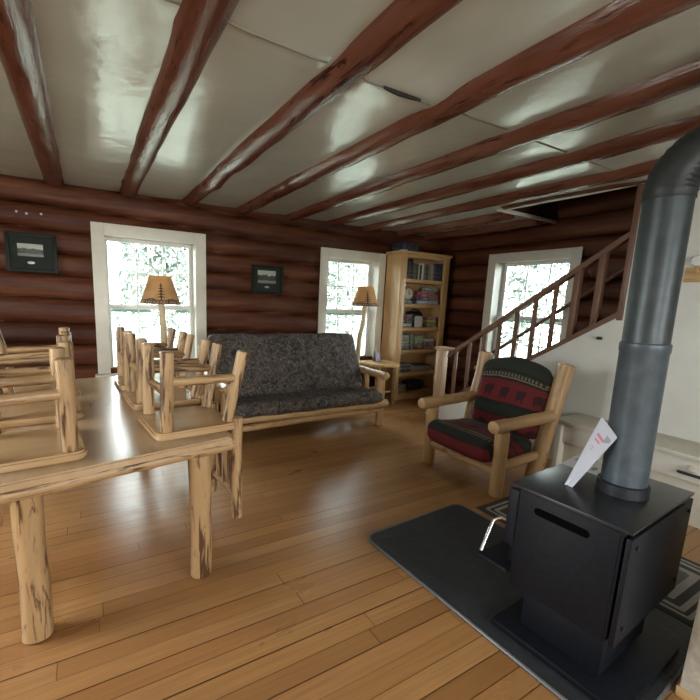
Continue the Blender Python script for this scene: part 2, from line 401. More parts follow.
    def cushion(s, size, mat, rad=.06, amp=.012, n=(26, 8, 18), crown=.03, lcf=None, shape=None):
        """soft rounded block centred on the origin, size (x, y, z)"""
        sx, sy, sz = (k / 2 for k in size); idx = {}; vs = []; lcs = []; fs = []
        sd = rnd.random() * 50
        def vert(i, j, k):
            key = (i, j, k)
            if key in idx: return idx[key]
            g = Vector((2 * i / n[0] - 1, 2 * j / n[1] - 1, 2 * k / n[2] - 1))
            p = Vector((g.x * sx, g.y * sy, g.z * sz))
            inner = Vector((max(-sx + rad, min(sx - rad, p.x)), max(-sy + rad, min(sy - rad, p.y)), max(-sz + rad, min(sz - rad, p.z))))
            d = p - inner
            if d.length > 1e-6: p = inner + d.normalized() * min(rad, max(abs(d.x), abs(d.y), abs(d.z)))
            p.y += g.y * crown * (1 - g.x ** 4) * (1 - g.z ** 4)
            q = noise.noise_vector(Vector((p.x * 4 + sd, p.y * 4, p.z * 4))) * amp + noise.noise_vector(Vector((p.x * 13 + sd, p.y * 9, p.z * 13))) * amp * .35
            if shape: p = shape(p, g)
            p = p + q
            idx[key] = len(vs); vs.append(mat @ p); lcs.append(lcf(p, g) if lcf else (p.x + sd, p.y, p.z)); return idx[key]
        for a, b_, c_ in ((0, 1, 2), (1, 2, 0), (2, 0, 1)):
            for side in (0, n[c_]):
                for i in range(n[a]):
                    for j in range(n[b_]):
                        q = []
                        for di, dj in ((0, 0), (1, 0), (1, 1), (0, 1)):
                            k = [0, 0, 0]; k[a] = i + di; k[b_] = j + dj; k[c_] = side; q.append(vert(*k))
                        fs.append(tuple(q) if side else tuple(q[::-1]))
        s.add(vs, fs, lcs); return s
    def build(s, name, mat, parent=None, smooth=True, xf=None, col=None):
        me = bpy.data.meshes.new(name)
        inv = None
        me.from_pydata(s.v, [], s.f); 
        at = me.attributes.new('lc', 'FLOAT_VECTOR', 'POINT')
        at.data.foreach_set('vector', [c for p in s.lc for c in p])
        bm = bmesh.new(); bm.from_mesh(me); bmesh.ops.recalc_face_normals(bm, faces=bm.faces[:]); bm.to_mesh(me); bm.free()
        me.materials.append(M[mat])
        o = bpy.data.objects.new(name, me); COL.objects.link(o)
        if smooth:
            me.polygons.foreach_set('use_smooth', [True] * len(me.polygons))
            me.set_sharp_from_angle(angle=math.radians(42))
        if xf is not None: o.matrix_world = xf
        if parent is not None: o.parent = parent
        if col: o.color = (*col, 1)
        return o
def tag(o, label=None, cat=None, group=None, kind=None):
    if label: o['label'] = label
    if cat: o['category'] = cat
    if group: o['group'] = group
    if kind: o['kind'] = kind
    return o
def empty(name, loc=(0, 0, 0), rz=0, **kw):
    o = bpy.data.objects.new(name, None); COL.objects.link(o); o.empty_display_size = .1
    o.location = loc; o.rotation_euler = (0, 0, rz); tag(o, **kw); return o
def copy_thing(root, loc, rz, label):
    r = root.copy(); COL.objects.link(r); r.location = loc; r.rotation_euler = (root.rotation_euler.x, root.rotation_euler.y, rz); r['label'] = label
    for ch in list(root.children):
        c = ch.copy(); COL.objects.link(c); c.parent = r
    return r
def struct(o): o['kind'] = 'structure'; return o

# ------------------------------------------------------------------ camera (solved from the photograph's vanishing points)
R0 = ((.870, -.491, .038), (.050, .164, .985), (.490, .855, -.167))
yaw, pit, rol = (math.radians(a) for a in (29.813, 9.609, 2.184))
f_ = Vector((math.sin(yaw) * math.cos(pit), math.cos(yaw) * math.cos(pit), -math.sin(pit)))
r_ = Vector((math.cos(yaw), -math.sin(yaw), 0)); u_ = r_.cross(f_)
rr = r_ * math.cos(rol) + u_ * math.sin(rol); uu = u_ * math.cos(rol) - r_ * math.sin(rol)
cd = bpy.data.cameras.new('camera'); cam = bpy.data.objects.new('camera', cd); COL.objects.link(cam)
cam.matrix_world = Matrix(((rr.x, uu.x, -f_.x, 0), (rr.y, uu.y, -f_.y, 0), (rr.z, uu.z, -f_.z, 1.5), (0, 0, 0, 1)))
cd.sensor_width = 36; cd.lens = 400 / 700 * 36; cd.shift_x = (350 - 314.04) / 700; cd.shift_y = (366.49 - 350) / 700
cd.clip_start = .05; S.camera = cam

# ------------------------------------------------------------------ room shell
ZC = 2.563
XL, XR, YB, YF = -2.4, 5.2, 5.0, -2.6
XS = 4.0                                   # stair-side partition plane
def log_wall(name, axis, plane, u0, u1, ztop, seams, holes, sign, tilt=0):
    """wall of stacked logs; bulges towards the room, openings left where the windows are"""
    us = set(); n = int((u1 - u0) / .06)
    us |= {u0 + (u1 - u0) * i / n for i in range(n + 1)}
    for (a, b, c, d) in holes:
        us = {x for x in us if abs(x - a) > .02 and abs(x - b) > .02} | {a, b}
    us = sorted(us)
    zs = set()
    for i in range(len(seams) - 1):
        for k in range(14):
            s = k / 14; zs.add(seams[i] + (seams[i + 1] - seams[i]) * (.5 - .5 * math.cos(PI * s)))
    zs.add(seams[-1]); zs = {z for z in zs if z < ztop - .01} | {ztop}
    for (a, b, c, d) in holes:
        zs = {z for z in zs if abs(z - c) > .008 and abs(z - d) > .008} | {c, d}
    zs = sorted(zs)
    def dep(u, z):
        zz = z + tilt * (u + .3) + .022 * noise.noise((u * .55, math.floor(z * 4.2), plane * 3))
        for i in range(len(seams) - 1):
            if zz < seams[i + 1] or i == len(seams) - 2:
                s = (zz - seams[i]) / (seams[i + 1] - seams[i]); s = max(0, min(1, s))
                h = math.sqrt(max(0, 1 - abs(2 * s - 1) ** 2.6))
                li[0] = i
                hh = min(.25, seams[i + 1] - seams[i]) * .36
                r = hh * h - .055 + .016 * noise.noise((u * 1.1, i * 7.7, plane)) + .005 * noise.noise((u * 6, z * 9, plane))
                return r, max(0, 1 - h / .42)
    m = MB(); gaps = []; vid = {}; li = [0]
    for i, u in enumerate(us):
        for j, z in enumerate(zs):
            d, g = dep(u, z)
            p = (u, plane + sign * d, z) if axis == 'y' else (plane + sign * d, u, z)
            vid[i, j] = len(m.v); m.v.append(p); m.lc.append((u, li[0], z)); gaps.append(g)
    for i in range(len(us) - 1):
        for j in range(len(zs) - 1):
            cu = (us[i] + us[i + 1]) / 2; cz = (zs[j] + zs[j + 1]) / 2
            if any(a < cu < b and c < cz < d for (a, b, c, d) in holes): continue
            m.f.append((vid[i, j], vid[i + 1, j], vid[i + 1, j + 1], vid[i, j + 1]))
    o = m.build(name, 'wall_log')
    at = o.data.attributes.new('gap', 'FLOAT', 'POINT'); at.data.foreach_set('value', gaps)
    return struct(o)
W1 = (.088, 1.285, .541, 2.205); W2 = (2.875, 4.020, .541, 2.208); W3 = (2.703, 3.978, .541, 2.225)
def hole(w): return (w[0] + .105, w[1] - .105, w[2] + .10, w[3] - .10)
seams_b = [0, .235, .47, .70, .915, 1.145, 1.40, 1.64, 1.86, 2.09, 2.33, 2.57, 2.83]
log_wall('wall_back', 'y', YB, XL, XR + .1, 2.66, seams_b, [hole(W1), hole(W2)], -1, tilt=.045)
seams_r = [0, .24, .46, .69, .93, 1.17, 1.40, 1.62, 1.86, 2.10, 2.34, 2.60, 2.86, 3.12, 3.40]
log_wall('wall_right', 'x', XR, -2.6, YB + .1, 3.4, seams_r, [hole(W3)], -1)

# floor
struct(MB().box((XL - .2, YF - .2, -.12), (XR + .2, YB + .2, 0), bev=0).build('floor', 'floor_boards', smooth=False))
# unseen side wall with its window, rear wall with openings added for light
def holed_wall(name, axis, plane, th, u0, u1, z0, z1, holes, mat):
    m = MB(); cuts = sorted({u0, u1} | {h[0] for h in holes} | {h[1] for h in holes})
    for a, b in zip(cuts, cuts[1:]):
        hs = [h for h in holes if h[0] <= a + 1e-6 and h[1] >= b - 1e-6]
        spans = [(z0, z1)] if not hs else [(z0, hs[0][2]), (hs[0][3], z1)]
        for c, d in spans:
            if axis == 'y': m.box((a, plane, c), (b, plane + th, d), bev=0)
            else: m.box((plane, a, c), (plane + th, b, d), bev=0)
    return struct(m.build(name, mat, smooth=False))
holed_wall('wall_left', 'x', XL - .2, .2, YF, YB + .15, 0, 2.75, [(1.7, 2.9, .7, 2.1)], 'plain_wall')
holed_wall('wall_rear', 'y', YF - .2, .2, XL - .2, XR + .2, 0, 2.75, [(-.9, .1, .9, 2.0), (1.6, 2.6, .9, 2.0)], 'plain_wall')

# ceiling: thin painted sheets that sag a little between the beams, open over the stairs
def ceil_z(x, y):
    t = ((x + .2) / .635) % 1.0
    sag = .012 * noise.noise((x * .9, y * .8, 3)) + .006 * noise.noise((x * 3, y * 2, 8))
    k = abs(y - 1.72); sag += -.010 * math.exp(-(k / .12) ** 2) * (1 if abs(x - 1.42) > .25 else 2.4)
    return ZC + sag - .012 * math.sin(PI * t)
def ceiling():
    m = MB(); xs = [XL + (XS + .06 - XL) * i / 110 for i in range(111)]; ys = [YF + (YB + .06 - YF) * i / 90 for i in range(91)]
    zz = ceil_z
    n = len(ys)
    for x in xs:
        for y in ys: m.v.append((x, y, zz(x, y))); m.lc.append((x, y, 0))
    for i in range(len(xs) - 1):
        for j in range(n - 1): m.f.append((i * n + j, i * n + j + 1, (i + 1) * n + j + 1, (i + 1) * n + j))
    # corner piece beyond the stair opening
    b = len(m.v); 
    for p in ((XS + .06, 3.08, ZC), (XR, 3.08, ZC), (XR, YB + .06, ZC), (XS + .06, YB + .06, ZC)): m.v.append(p); m.lc.append(p)
    m.f.append((b, b + 1, b + 2, b + 3))
    return struct(m.build('ceiling', 'ceiling_paint'))
ceiling()
# upper storey around the stair opening, coloured dark for the shade up there
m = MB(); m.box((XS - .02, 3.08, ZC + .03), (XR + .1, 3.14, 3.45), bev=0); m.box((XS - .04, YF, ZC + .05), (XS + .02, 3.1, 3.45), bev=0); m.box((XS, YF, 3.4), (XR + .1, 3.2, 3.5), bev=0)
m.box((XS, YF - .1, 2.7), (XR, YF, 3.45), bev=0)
struct(m.build('wall_upper', 'void_shade', smooth=False))
m = MB(); m.box((XL, YF, 2.75), (XS - .04, YB + .1, 2.80), bev=0); m.box((XS - .04, 3.14, 2.75), (XR + .1, YB + .1, 2.80), bev=0)
struct(m.build('ceiling_upper', 'plain_wall', smooth=False))
# white edge boards of the stair opening
struct(MB().box((XS + .02, 3.045, ZC - .030), (XR - .06, 3.085, ZC + .004)).build('trim_1', 'trim_paint'))
struct(MB().box((XS + .035, 1.70, ZC - .035), (XS + .06, 3.045, ZC + .02)).build('trim_2', 'trim_paint'))
# joint strips between the sheets, dark to paint the seam's shadow, and the torn joint
m = MB()
for i in range(7):
    xa = -.83 + .635 * i + .08
    m.tube([(xa + .475 * k / 8, 1.72 + .004 * math.sin(k), ceil_z(xa + .475 * k / 8, 1.72) + .002) for k in range(9)], .0075, seg=8)
struct(m.build('trim_3', 'seam_shade'))
m = MB(); P = [(1.31, 1.712), (1.36, 1.722), (1.42, 1.727), (1.49, 1.720), (1.55, 1.708), (1.49, 1.706), (1.42, 1.708), (1.36, 1.709)]
m.prism(P, ceil_z(1.45, 1.71) - .012, ceil_z(1.45, 1.71) + .01, bev=0); tag(m.build('ceiling_crack', 'crevice'), kind='structure')

BL = ['leftmost exposed log ceiling beam, ending above the dark-framed picture by the frame edge', 'second log ceiling beam from the left, ending at the wall over the left window',
      'third log ceiling beam from the left, ending just right of the left window', 'fourth log ceiling beam from the left, ending above the small picture',
      'fifth log ceiling beam from the left, ending short of the middle window', 'sixth log ceiling beam from the left, ending over the lamp by the bookcase',
      'last full log ceiling beam, running along the stair opening above the bookcase']
for i, x in enumerate((-.2, .45, 1.105, 1.755, 2.415, 3.03, 3.63)):
    b = MB().log((x, YF, 2.585), (x + rnd.uniform(-.01, .01), 4.97, 2.578), .098, .088, wob=.07, seg=18, rings=70, knots=9).build('ceiling_beam', 'beam_log')
    tag(b, BL[i], 'beam', 'log beams under the ceiling', 'structure')
b = MB().log((3.99, YF, 2.60), (3.985, 2.98, 2.60), .075, wob=.05, seg=16, rings=50).build('ceiling_beam', 'beam_log')
tag(b, 'log header beam edging the stair opening on top of the post', 'beam', None, 'structure')
for x, lab in ((4.30, 'short log beam between the stair opening and the wall above the bookcase'), (4.85, 'short log beam in the dark corner above the bookcase, against the log wall')):
    b = MB().log((x, 3.09, 2.58), (x, 4.97, 2.575), .10, .09, wob=.09, seg=16, rings=24, knots=2).build('ceiling_beam', 'beam_log')
    tag(b, lab, 'beam', 'short beams in the corner', 'structure')

# ------------------------------------------------------------------ windows
def window(name, axis, plane, w, sign):
    """casing boards, jamb box, two sashes with muntins and glass; (u along wall, d out of the room)"""
    root = empty(name); struct(root)
    a, b, c, d = w
    def bx(m, u0, u1, z0, z1, d0, d1, bev=.004):
        lo = (u0, plane + min(sign * d0, sign * d1), z0); hi = (u1, plane + max(sign * d0, sign * d1), z1)
        if axis == 'x': lo = (lo[1], lo[0], lo[2]); hi = (hi[1], hi[0], hi[2])
        m.box(lo, hi, bev=bev)
    ct = .125
    m = MB(); bx(m, a, a + ct, c + .05, d, -.06, -.036); bx(m, b - ct, b, c + .05, d, -.06, -.036); bx(m, a + ct, b - ct, d - ct, d, -.06, -.036)
    m.build('casing', 'trim_paint', root)
    m = MB(); bx(m, a - .03, b + .03, c, c + .045, -.095, .05); bx(m, a, b, c - .09, c, -.055, .03); m.build('window_sill', 'trim_paint', root)
    a, b, c, d = a + .118, b - .118, c + .045, d - .118
    m = MB(); bx(m, a - .03, a, c, d, -.04, .26); bx(m, b, b + .03, c, d, -.04, .26); bx(m, a - .03, b + .03, d, d + .03, -.04, .26); bx(m, a - .03, b + .03, c - .03, c, .02, .30)
    m.build('jamb', 'trim_paint', root)
    zm = c + (d - c) * .49
    for (z0, z1, dd, nm) in ((zm - .02, d, .15, 'upper_sash'), (c, zm + .02, .11, 'lower_sash')):
        m = MB(); t = .042
        bx(m, a, a + t, z0, z1, dd, dd + .035); bx(m, b - t, b, z0, z1, dd, dd + .035); bx(m, a + t, b - t, z1 - t, z1, dd, dd + .035); bx(m, a + t, b - t, z0, z0 + t + .012, dd, dd + .035)
        for k in (1, 2):
            u = a + t + (b - a - 2 * t) * k / 3; bx(m, u - .007, u + .007, z0 + t, z1 - t, dd + .006, dd + .03, .002)
        z = (z0 + z1) / 2; bx(m, a + t, b - t, z - .007, z + .007, dd + .006, dd + .03, .002)
        s_ = m.build(nm, 'sash_paint', root)
        g = MB(); bx(g, a + t * .7, b - t * .7, z0 + t * .7, z1 - t * .7, dd + .015, dd + .019, 0); g.build('pane', 'window_glass', s_, smooth=False)
    m = MB(); u0, u1, z0, z1 = a + .03, b - .03, c + .03, zm - .025  # teal reflection below the meeting rail, built as a screen frame
    bx(m, u0, u1, z1 - .03, z1, .165, .18, .002); bx(m, u0, u0 + .02, z0, z1 - .03, .165, .18, .002); bx(m, u1 - .02, u1, z0, z1 - .03, .165, .18, .002); bx(m, u0, u1, z0, z0 + .02, .165, .18, .002)
    m.build('reflection_frame', 'reflection_teal', root)
    return root
window('window_1', 'y', YB - .005, W1, 1)
window('window_2', 'y', YB - .005, W2, 1)
window('window_3', 'x', XR - .005, W3, 1)

# ------------------------------------------------------------------ stair partition, stairs, railing
ST = .675
def zs_(y): return .975 + ST * (2.47 - y)          # stringer line
m = MB()
poly = [(YF, 0), (3.86, 0), (3.86, zs_(3.86)), (1.73, zs_(1.73)), (1.73, ZC - .02), (YF, ZC - .02)]
Mx = Matrix(((0, 0, 1, 0), (1, 0, 0, 0), (0, 1, 0, 0), (0, 0, 0, 1)))
m.prism(poly, XS, XS + .10, mat=Mx, bev=0); struct(m.build('wall_stair', 'white_paint', smooth=False))
m = MB()
for i in range(13):
    y1 = 3.72 - i * .28; z1 = .19 * (i + 1) - .07
    m.box((XS + .10, y1 - .29, z1 - .035), (XR - .1, y1 + .02, z1)); m.box((XS + .10, y1 - .02, max(0, z1 - .19)), (XR - .1, y1, z1 - .03), bev=0)
tag(m.build('staircase', 'stair_tread'), 'brown wooden staircase climbing behind the white partition', 'stairs', None, 'structure')
rail = empty('stair_railing', (XS + .05, 3.7, 0), label='dark wooden stair railing with square balusters rising toward the camera', cat='railing')
def RP(m, name, mat): return m.build(name, mat, rail, xf=None)
rail.location = (0, 0, 0)
xb = XS + .03
def slope_box(y0, y1, zf, h, x0, x1):
    m = MB(); m.prism([(y0, zf(y0)), (y1, zf(y1)), (y1, zf(y1) + h), (y0, zf(y0) + h)], x0, x1, mat=Mx, bev=.004, axis=0); return m
zr = lambda y: .905 + .708 * (3.52 - y)
RP(slope_box(3.56, 1.70, lambda y: zr(y) - .055, .055, xb - .035, xb + .035), 'handrail', 'rail_wood')
RP(slope_box(3.66, 1.70, lambda y: zs_(y) - .03, .05, XS - .015, XS + .115), 'stringer_cap', 'rail_wood')
for k in range(9):
    y = 3.45 - .19 * k; w = .017 if k < 7 else .028
    RP(MB().box((xb - w, y - w, zs_(y)), (xb + w, y + w, zr(y) - .03)), 'baluster', 'rail_wood')
nw = RP(MB().box((xb - .05, 3.625, 0), (xb + .06, 3.735, .915), bev=.012), 'newel_post', 'newel_wood')
MB().prism([(xb - .085, 3.52), (xb + .0, 3.50), (xb + .085, 3.53), (xb + .095, 3.74), (xb - .01, 3.765), (xb - .09, 3.74)], .910, .945, bev=.012).build('newel_cap', 'newel_wood', nw)
RP(MB().box((XS - .012, 1.70, zs_(1.73) - .06), (XS + .112, 1.745, ZC - .04)), 'corner_post', 'rail_wood')
hr = MB().tube([(XR - .17, 3.66, .84), (XR - .17, 2.0, 2.08)], .022).build('wall_handrail', 'rail_wood'); 
tag(hr, 'slim brown handrail on the log wall across the window behind the stairs', 'handrail')
for y, z in ((3.3, 1.108), (2.45, 1.744)):
    tag(MB().tube([(XR - .05, y, z - .05), (XR - .17, y, z - .05), (XR - .17, y, z - .01)], .010).build('rail_bracket', 'iron', hr))
tag(MB().box((XS - .03, 1.83, 1.235), (XS - .0005, 1.865, 1.262)).build('wall_hook', 'iron'), 'small black hook on the white stair wall beside the stove pipe', 'hook')

# boxed bench along the stair wall
bn = empty('bench', (3.8, 0, 0), label='low cream painted built-in box bench along the white stair wall', cat='bench')
def BN(m, n, mt): 
    o = m.build(n, mt, None); o.parent = bn; o.matrix_parent_inverse = Matrix.Translation((-3.8, 0, 0)); return o
BN(MB().box((3.58, -1.6, .50), (XS - .003, 1.92, .535), bev=.008), 'lid', 'bench_paint')
BN(MB().box((3.64, -1.6, .33), (3.665, 1.86, .50)), 'upper_panel', 'trim_paint')
BN(MB().box((3.69, -1.6, 0.0), (3.71, 1.86, .33)), 'lower_panel', 'bench_paint')
BN(MB().box((3.605, 1.86, 0), (XS - .003, 1.905, .50)), 'end_board', 'trim_paint')
lt = BN(MB().box((3.615, .90, .375), (3.64, 1.05, .392)), 'latch', 'iron')
MB().lathe([(0, 0), (.022, 0), (.026, .012), (.018, .026), (0, .028)], mat=Matrix.Translation((-3.8 + 3.8 + 3.64 - 0.0, .98, .425)) @ Matrix.Rotation(-PI / 2, 4, 'Y')).build('knob', 'bench_paint', lt).matrix_parent_inverse = Matrix.Identity(4)

# plastered chimney at the right edge of the picture
struct(MB().box((1.975, -.35, .035), (2.73, .44, ZC - .02), bev=.012).build('wall_chimney', 'plaster'))
struct(MB().box((1.97, -.355, 0), (2.735, .445, .04), bev=.003).build('baseboard_chimney', 'board_pine'))

# coat ledge beyond the pipe
ws = empty('wall_coat_rack', (XS, 1.2, 1.80), label='varnished wooden coat rack board on the white wall behind the stove pipe', cat='coat rack')
MB().box((-.02, -.60, -.07), (0, .135, .04)).build('board', 'board_pine', ws)
for y in (.05, -.2, -.45): MB().tube([(0, y, 0), (-.06, y, .0), (-.09, y, .035)], .011).build('peg', 'board_pine', ws)
hk = MB().lathe([(0, -.012), (.035, -.012), (.045, 0), (.035, .012), (0, .012)], mat=Matrix.Rotation(PI / 2, 4, 'Y')).build('round_hook', 'sash_paint'); hk.location = (XS - .014, 1.27, 1.885)
tag(hk, 'round white knob on the white wall just above the coat rack board', 'knob')

# ------------------------------------------------------------------ dining table
tb = empty('dining_table', (.05, 2.85, 0), label='long log-legged dining table with a polished plank top carrying six upturned chairs', cat='table')
TQ = [(-.385, 1.80), (.667, 1.985), (.53, 3.93), (-.43, 3.85)]
def TL(poly): return [(x - .05, y - 2.85) for x, y in poly]
def rough_poly(q, n=16, amp=.006, rc=.03):
    pts = []
    for i in range(4):
        a = Vector(q[i]); b = Vector(q[(i + 1) % 4]); d = (b - a)
        for k in range(n):
            t = .02 + .96 * k / (n - 1); p = a + d * t; nn = Vector((d.y, -d.x)).normalized()
            pts.append(tuple(p + nn * (amp * noise.noise((p.x * 5, p.y * 5, 4)))))
    return pts
MB().prism(rough_poly(TL(TQ)), .715, .757, bev=.008, axis=1).build('tabletop', 'table_wood', tb)
# live-edge half logs under the edges
def edge_log(p, q, name, r):
    p = Vector((*p, .704)); q = Vector((*q, .704))
    MB().log(p, q, r, r * .92, wob=.13, seg=14, rings=24, knots=4).build(name, 'peeled_log', tb)
q = TL(TQ); c_ = [Vector(x) * .97 for x in q]
edge_log(c_[0], c_[1], 'apron_log', .032); edge_log(c_[1], c_[2], 'apron_log', .032); edge_log(c_[2], c_[3], 'apron_log', .032); edge_log(c_[3], c_[0], 'apron_log', .032)
for (x, y) in ((-.25, 1.90), (.475, 1.985), (.40, 3.75), (-.31, 3.66)):
    MB().log((x - .05, y - 2.85, 0), (x - .05, y - 2.85, .70), .055, .058, wob=.09, seg=16, rings=12, knots=3).build('leg', 'peeled_log', tb)

# ------------------------------------------------------------------ dining chairs, built upright then turned over onto the table
def make_chair():
    """upright: seat top at z=0, front edge towards -x, back edge at +x; origin on the seat top"""
    root = empty('dining_chair')
    a, b = .22, .225; rc = .05; P = []
    for cx, cy, s0 in ((-a, -b, PI), (a, -b, 1.5 * PI), (a, b, 0), (-a, b, .5 * PI)):
        k = rc if cx < 0 else .03
        for i in range(5):
            t = s0 + i * PI / 8; P.append((cx + (k if cx < 0 else -k) + k * math.cos(t), cy + (k if cy < 0 else -k) + k * math.sin(t)))
    MB().prism(P, -.038, 0, bev=.009, axis=0).build('seat', 'seat_wood', root)
    for sy in (-1, 1):
        MB().log((-.155, sy * .185, -.036), (-.150, sy * .190, -.455), .033, .035, wob=.10, seg=12, rings=8, knots=1).build('leg', 'peeled_log', root)
        MB().log((.185, sy * .165, -.036), (.270, sy * .185, -.440), .030, .032, wob=.10, seg=12, rings=8, knots=1).build('leg', 'peeled_log', root)
        MB().log((-.15, sy * .19, -.300), (.245, sy * .178, -.285), .024, .025, wob=.12, seg=10, rings=7).build('side_stretcher', 'peeled_log', root)
        MB().log((.235, sy * .185, -.06), (.232, sy * .195, .555), .034, .031, wob=.10, seg=12, rings=9, knots=1).build('back_post', 'peeled_log', root)
    MB().log((-.150, -.19, -.235), (-.150, .19, -.235), .022, wob=.1, seg=10, rings=6).build('front_stretcher', 'peeled_log', root)
    MB().log((.246, -.19, .42), (.246, .19, .42), .022, wob=.1, seg=10, rings=6).build('top_rail', 'peeled_log', root)
    MB().log((.240, -.19, .075), (.240, .19, .075), .018, wob=.1, seg=10, rings=6).build('bottom_rail', 'peeled_log', root)
    for y in (-.10, 0, .10): MB().log((.241, y, .08), (.246, y, .42), .024, wob=.1, seg=8, rings=6).build('back_spindle', 'peeled_log', root)
    return root
ch0 = make_chair()
# turned upside down about its own x axis: backs hang outside the table's long edges
spots = [(.470, 2.285, 6, 'upturned log chair nearest the camera on the right side of the table'),
         (.430, 2.90, 4, 'middle upturned log chair of the three on the right side of the table'),
         (.405, 3.50, 3, 'upturned log chair at the window end of the right side of the table'),
         (-.262, 2.155, 186, 'upturned log chair nearest the camera on the left side of the table'),
         (-.270, 2.80, 184, 'middle upturned log chair of the three on the left side of the table'),
         (-.290, 3.42, 183, 'upturned log chair at the window end of the left side of the table')]
for i, (x, y, a, lab) in enumerate(spots):
    if i == 0: c = ch0; ch0.rotation_euler = (PI, 0, math.radians(a)); ch0.location = (x, y, .758)
    else: c = copy_thing(ch0, (x, y, .758), math.radians(a), lab)
    tag(c, lab, 'chair', 'log chairs turned over on the table')

# ------------------------------------------------------------------ futon
fu = empty('futon_sofa', (2.1, 3.95, 0), label='log-framed futon sofa with a dark patterned mattress under the small picture', cat='sofa')
fl = lambda x, y, z: (x - 2.1, y - 3.95, z)
def FU(p, q, r, name='frame_log', r1=None, kn=2, mt='pine_log'): return MB().log(fl(*p), fl(*q), r, r1, wob=.1, seg=14, knots=kn).build(name, mt, fu)
FU((1.12, 3.65, .29), (3.13, 3.65, .285), .045, 'front_rail', kn=5); FU((1.15, 3.68, .19), (3.08, 3.68, .215), .035, 'lower_rail', kn=5)
FU((1.12, 4.42, .24), (3.13, 4.42, .24), .045, 'back_rail')
FU((1.15, 4.58, .78), (3.10, 4.58, .80), .035, 'top_rail')
for x in (1.14, 3.062):
    FU((x, 3.70, 0), (x, 3.70, .60), .047, 'leg'); FU((x, 4.45, 0), (x, 4.60, .92), .045, 'leg')
    FU((x, 3.60, .622), (x, 4.55, .64), .046, 'arm'); FU((x, 3.70, .25), (x, 4.48, .24), .04, 'side_rail')
    for y in (3.98, 4.24): FU((x, y, .29), (x, y, .62), .026, 'arm_spindle')
sm = Matrix.Translation(fl(2.10, 3.89, .362)) @ Matrix.Rotation(math.radians(-2), 4, 'X') @ Matrix.Rotation(PI / 2, 4, 'X')
def seatlc(p, g): return (p.x, p.y * 1.0, p.z)
MB().cushion((1.90, .13, .60), sm, rad=.06, amp=.014, n=(60, 8, 24), crown=.02).build('seat_cushion', 'futon_fabric', fu)
bm_ = Matrix.Translation(fl(2.08, 4.185, .722)) @ Matrix.Rotation(math.radians(-26), 4, 'X')
MB().cushion((1.92, .15, .77), bm_, rad=.075, amp=.016, n=(60, 8, 24), crown=.025).build('back_cushion', 'futon_fabric', fu)

# ------------------------------------------------------------------ armchair (faces the left of the picture)
ac = empty('armchair', (3.0, 2.2, 0), label='log armchair with red and black lodge-patterned cushions by the stairs', cat='armchair')
al = lambda x, y, z: (x - 3.0, y - 2.2, z)
def AC(p, q, r, name, r1=None, kn=2): return MB().log(al(*p), al(*q), r, r1, wob=.1, seg=14, knots=kn).build(name, 'pine_log', ac)
for y, yt in ((2.585, 2.575), (1.855, 1.80)):
    AC((2.775, y, 0), (2.775, y, .55), .052, 'front_leg'); AC((3.23, y, 0), (3.44, yt, 1.045), .062, 'back_post', .064)
    AC((2.63, y + (.01 if y > 2 else -.01), .588), (3.33, yt, .615), .050, 'arm', .048); AC((2.79, y, .25), (3.27, y, .27), .040, 'side_rail')
AC((2.775, 1.86, .20), (2.775, 2.58, .20), .038, 'front_rail', kn=3); AC((3.27, 1.86, .24), (3.27, 2.58, .24), .04, 'back_rail'); AC((3.40, 1.83, .82), (3.40, 2.56, .82), .035, 'top_rail')
cm = Matrix.Translation(al(2.965, 2.215, .335)) @ Matrix.Rotation(math.radians(5), 4, 'Y') @ Matrix.Rotation(PI / 2, 4, 'Z') @ Matrix.Rotation(PI / 2, 4, 'X')
# local x -> world y, local y -> up, local z -> world x
MB().cushion((.67, .17, .62), cm, rad=.06, amp=.010, n=(32, 8, 24), crown=.025, lcf=lambda p, g: (p.x + 1, p.y, .27 + .42 * (g.z + 1) / 2 + (.13 * (g.y - 1) / 2))).build('seat_cushion', 'lodge_fabric', ac)
def arch(p, g):
    if g.z > 0: p.z += .085 * (1 - g.x ** 2) * g.z - .03 * g.z
    return p
bk = Matrix.Translation(al(3.315, 2.185, .69)) @ Matrix.Rotation(math.radians(13), 4, 'Y') @ Matrix.Rotation(PI / 2, 4, 'Z')
# local x -> world y, local y -> world -x (front), local z up
MB().cushion((.64, .15, .62), bk, rad=.06, amp=.010, n=(32, 8, 28), crown=.03, shape=arch, lcf=lambda p, g: (p.x + 1, p.y, .40 + .58 * (g.z + 1) / 2)).build('back_cushion', 'lodge_fabric', ac)

# ------------------------------------------------------------------ bookcase and what stands on it
BX0, BX1, BY0, BY1 = 4.035, 5.00, 4.60, 4.90
bc = empty('bookcase', (4.52, 4.75, 0), label='tall open pine bookcase with live-edge sides in the log wall corner', cat='bookcase')
bl = lambda x, y, z: (x - 4.52, y - 4.75, z)
def BC(lo, hi, name, bev=.006): return MB().box(bl(*lo), bl(*hi), bev=bev).build(name, 'board_pine', bc)
def live_side(x0, x1, sgn, name):
    pts = [(BY0, 0.0), (BY0, 2.2)]; n = 22
    pts += [(BY1 + .035 + .02 * noise.noise((z * 2.2, x0, 1)), z) for z in [2.2 - 2.2 * i / n for i in range(n + 1)]]
    m = MB(); Q = [(y - 4.75, z) for y, z in pts]
    m.prism(Q, x0 - 4.52, x1 - 4.52, mat=Mx, bev=.006, axis=1); return m.build(name, 'board_pine', bc)
live_side(BX0, BX0 + .035, -1, 'side_panel'); live_side(BX1 - .035, BX1, 1, 'side_panel')
BC((BX0 - .012, BY0 - .018, 0), (BX0 + .10, BY0 + .018, 2.2), 'face_stile'); BC((BX1 - .10, BY0 - .018, 0), (BX1 + .012, BY0 + .018, 2.2), 'face_stile')
BC((BX0 - .03, BY0 - .035, 2.2), (BX1 + .03, BY1 + .03, 2.24), 'top_board'); BC((BX0 + .1, BY0 - .016, 2.15), (BX1 - .1, BY0 + .016, 2.2), 'top_rail')
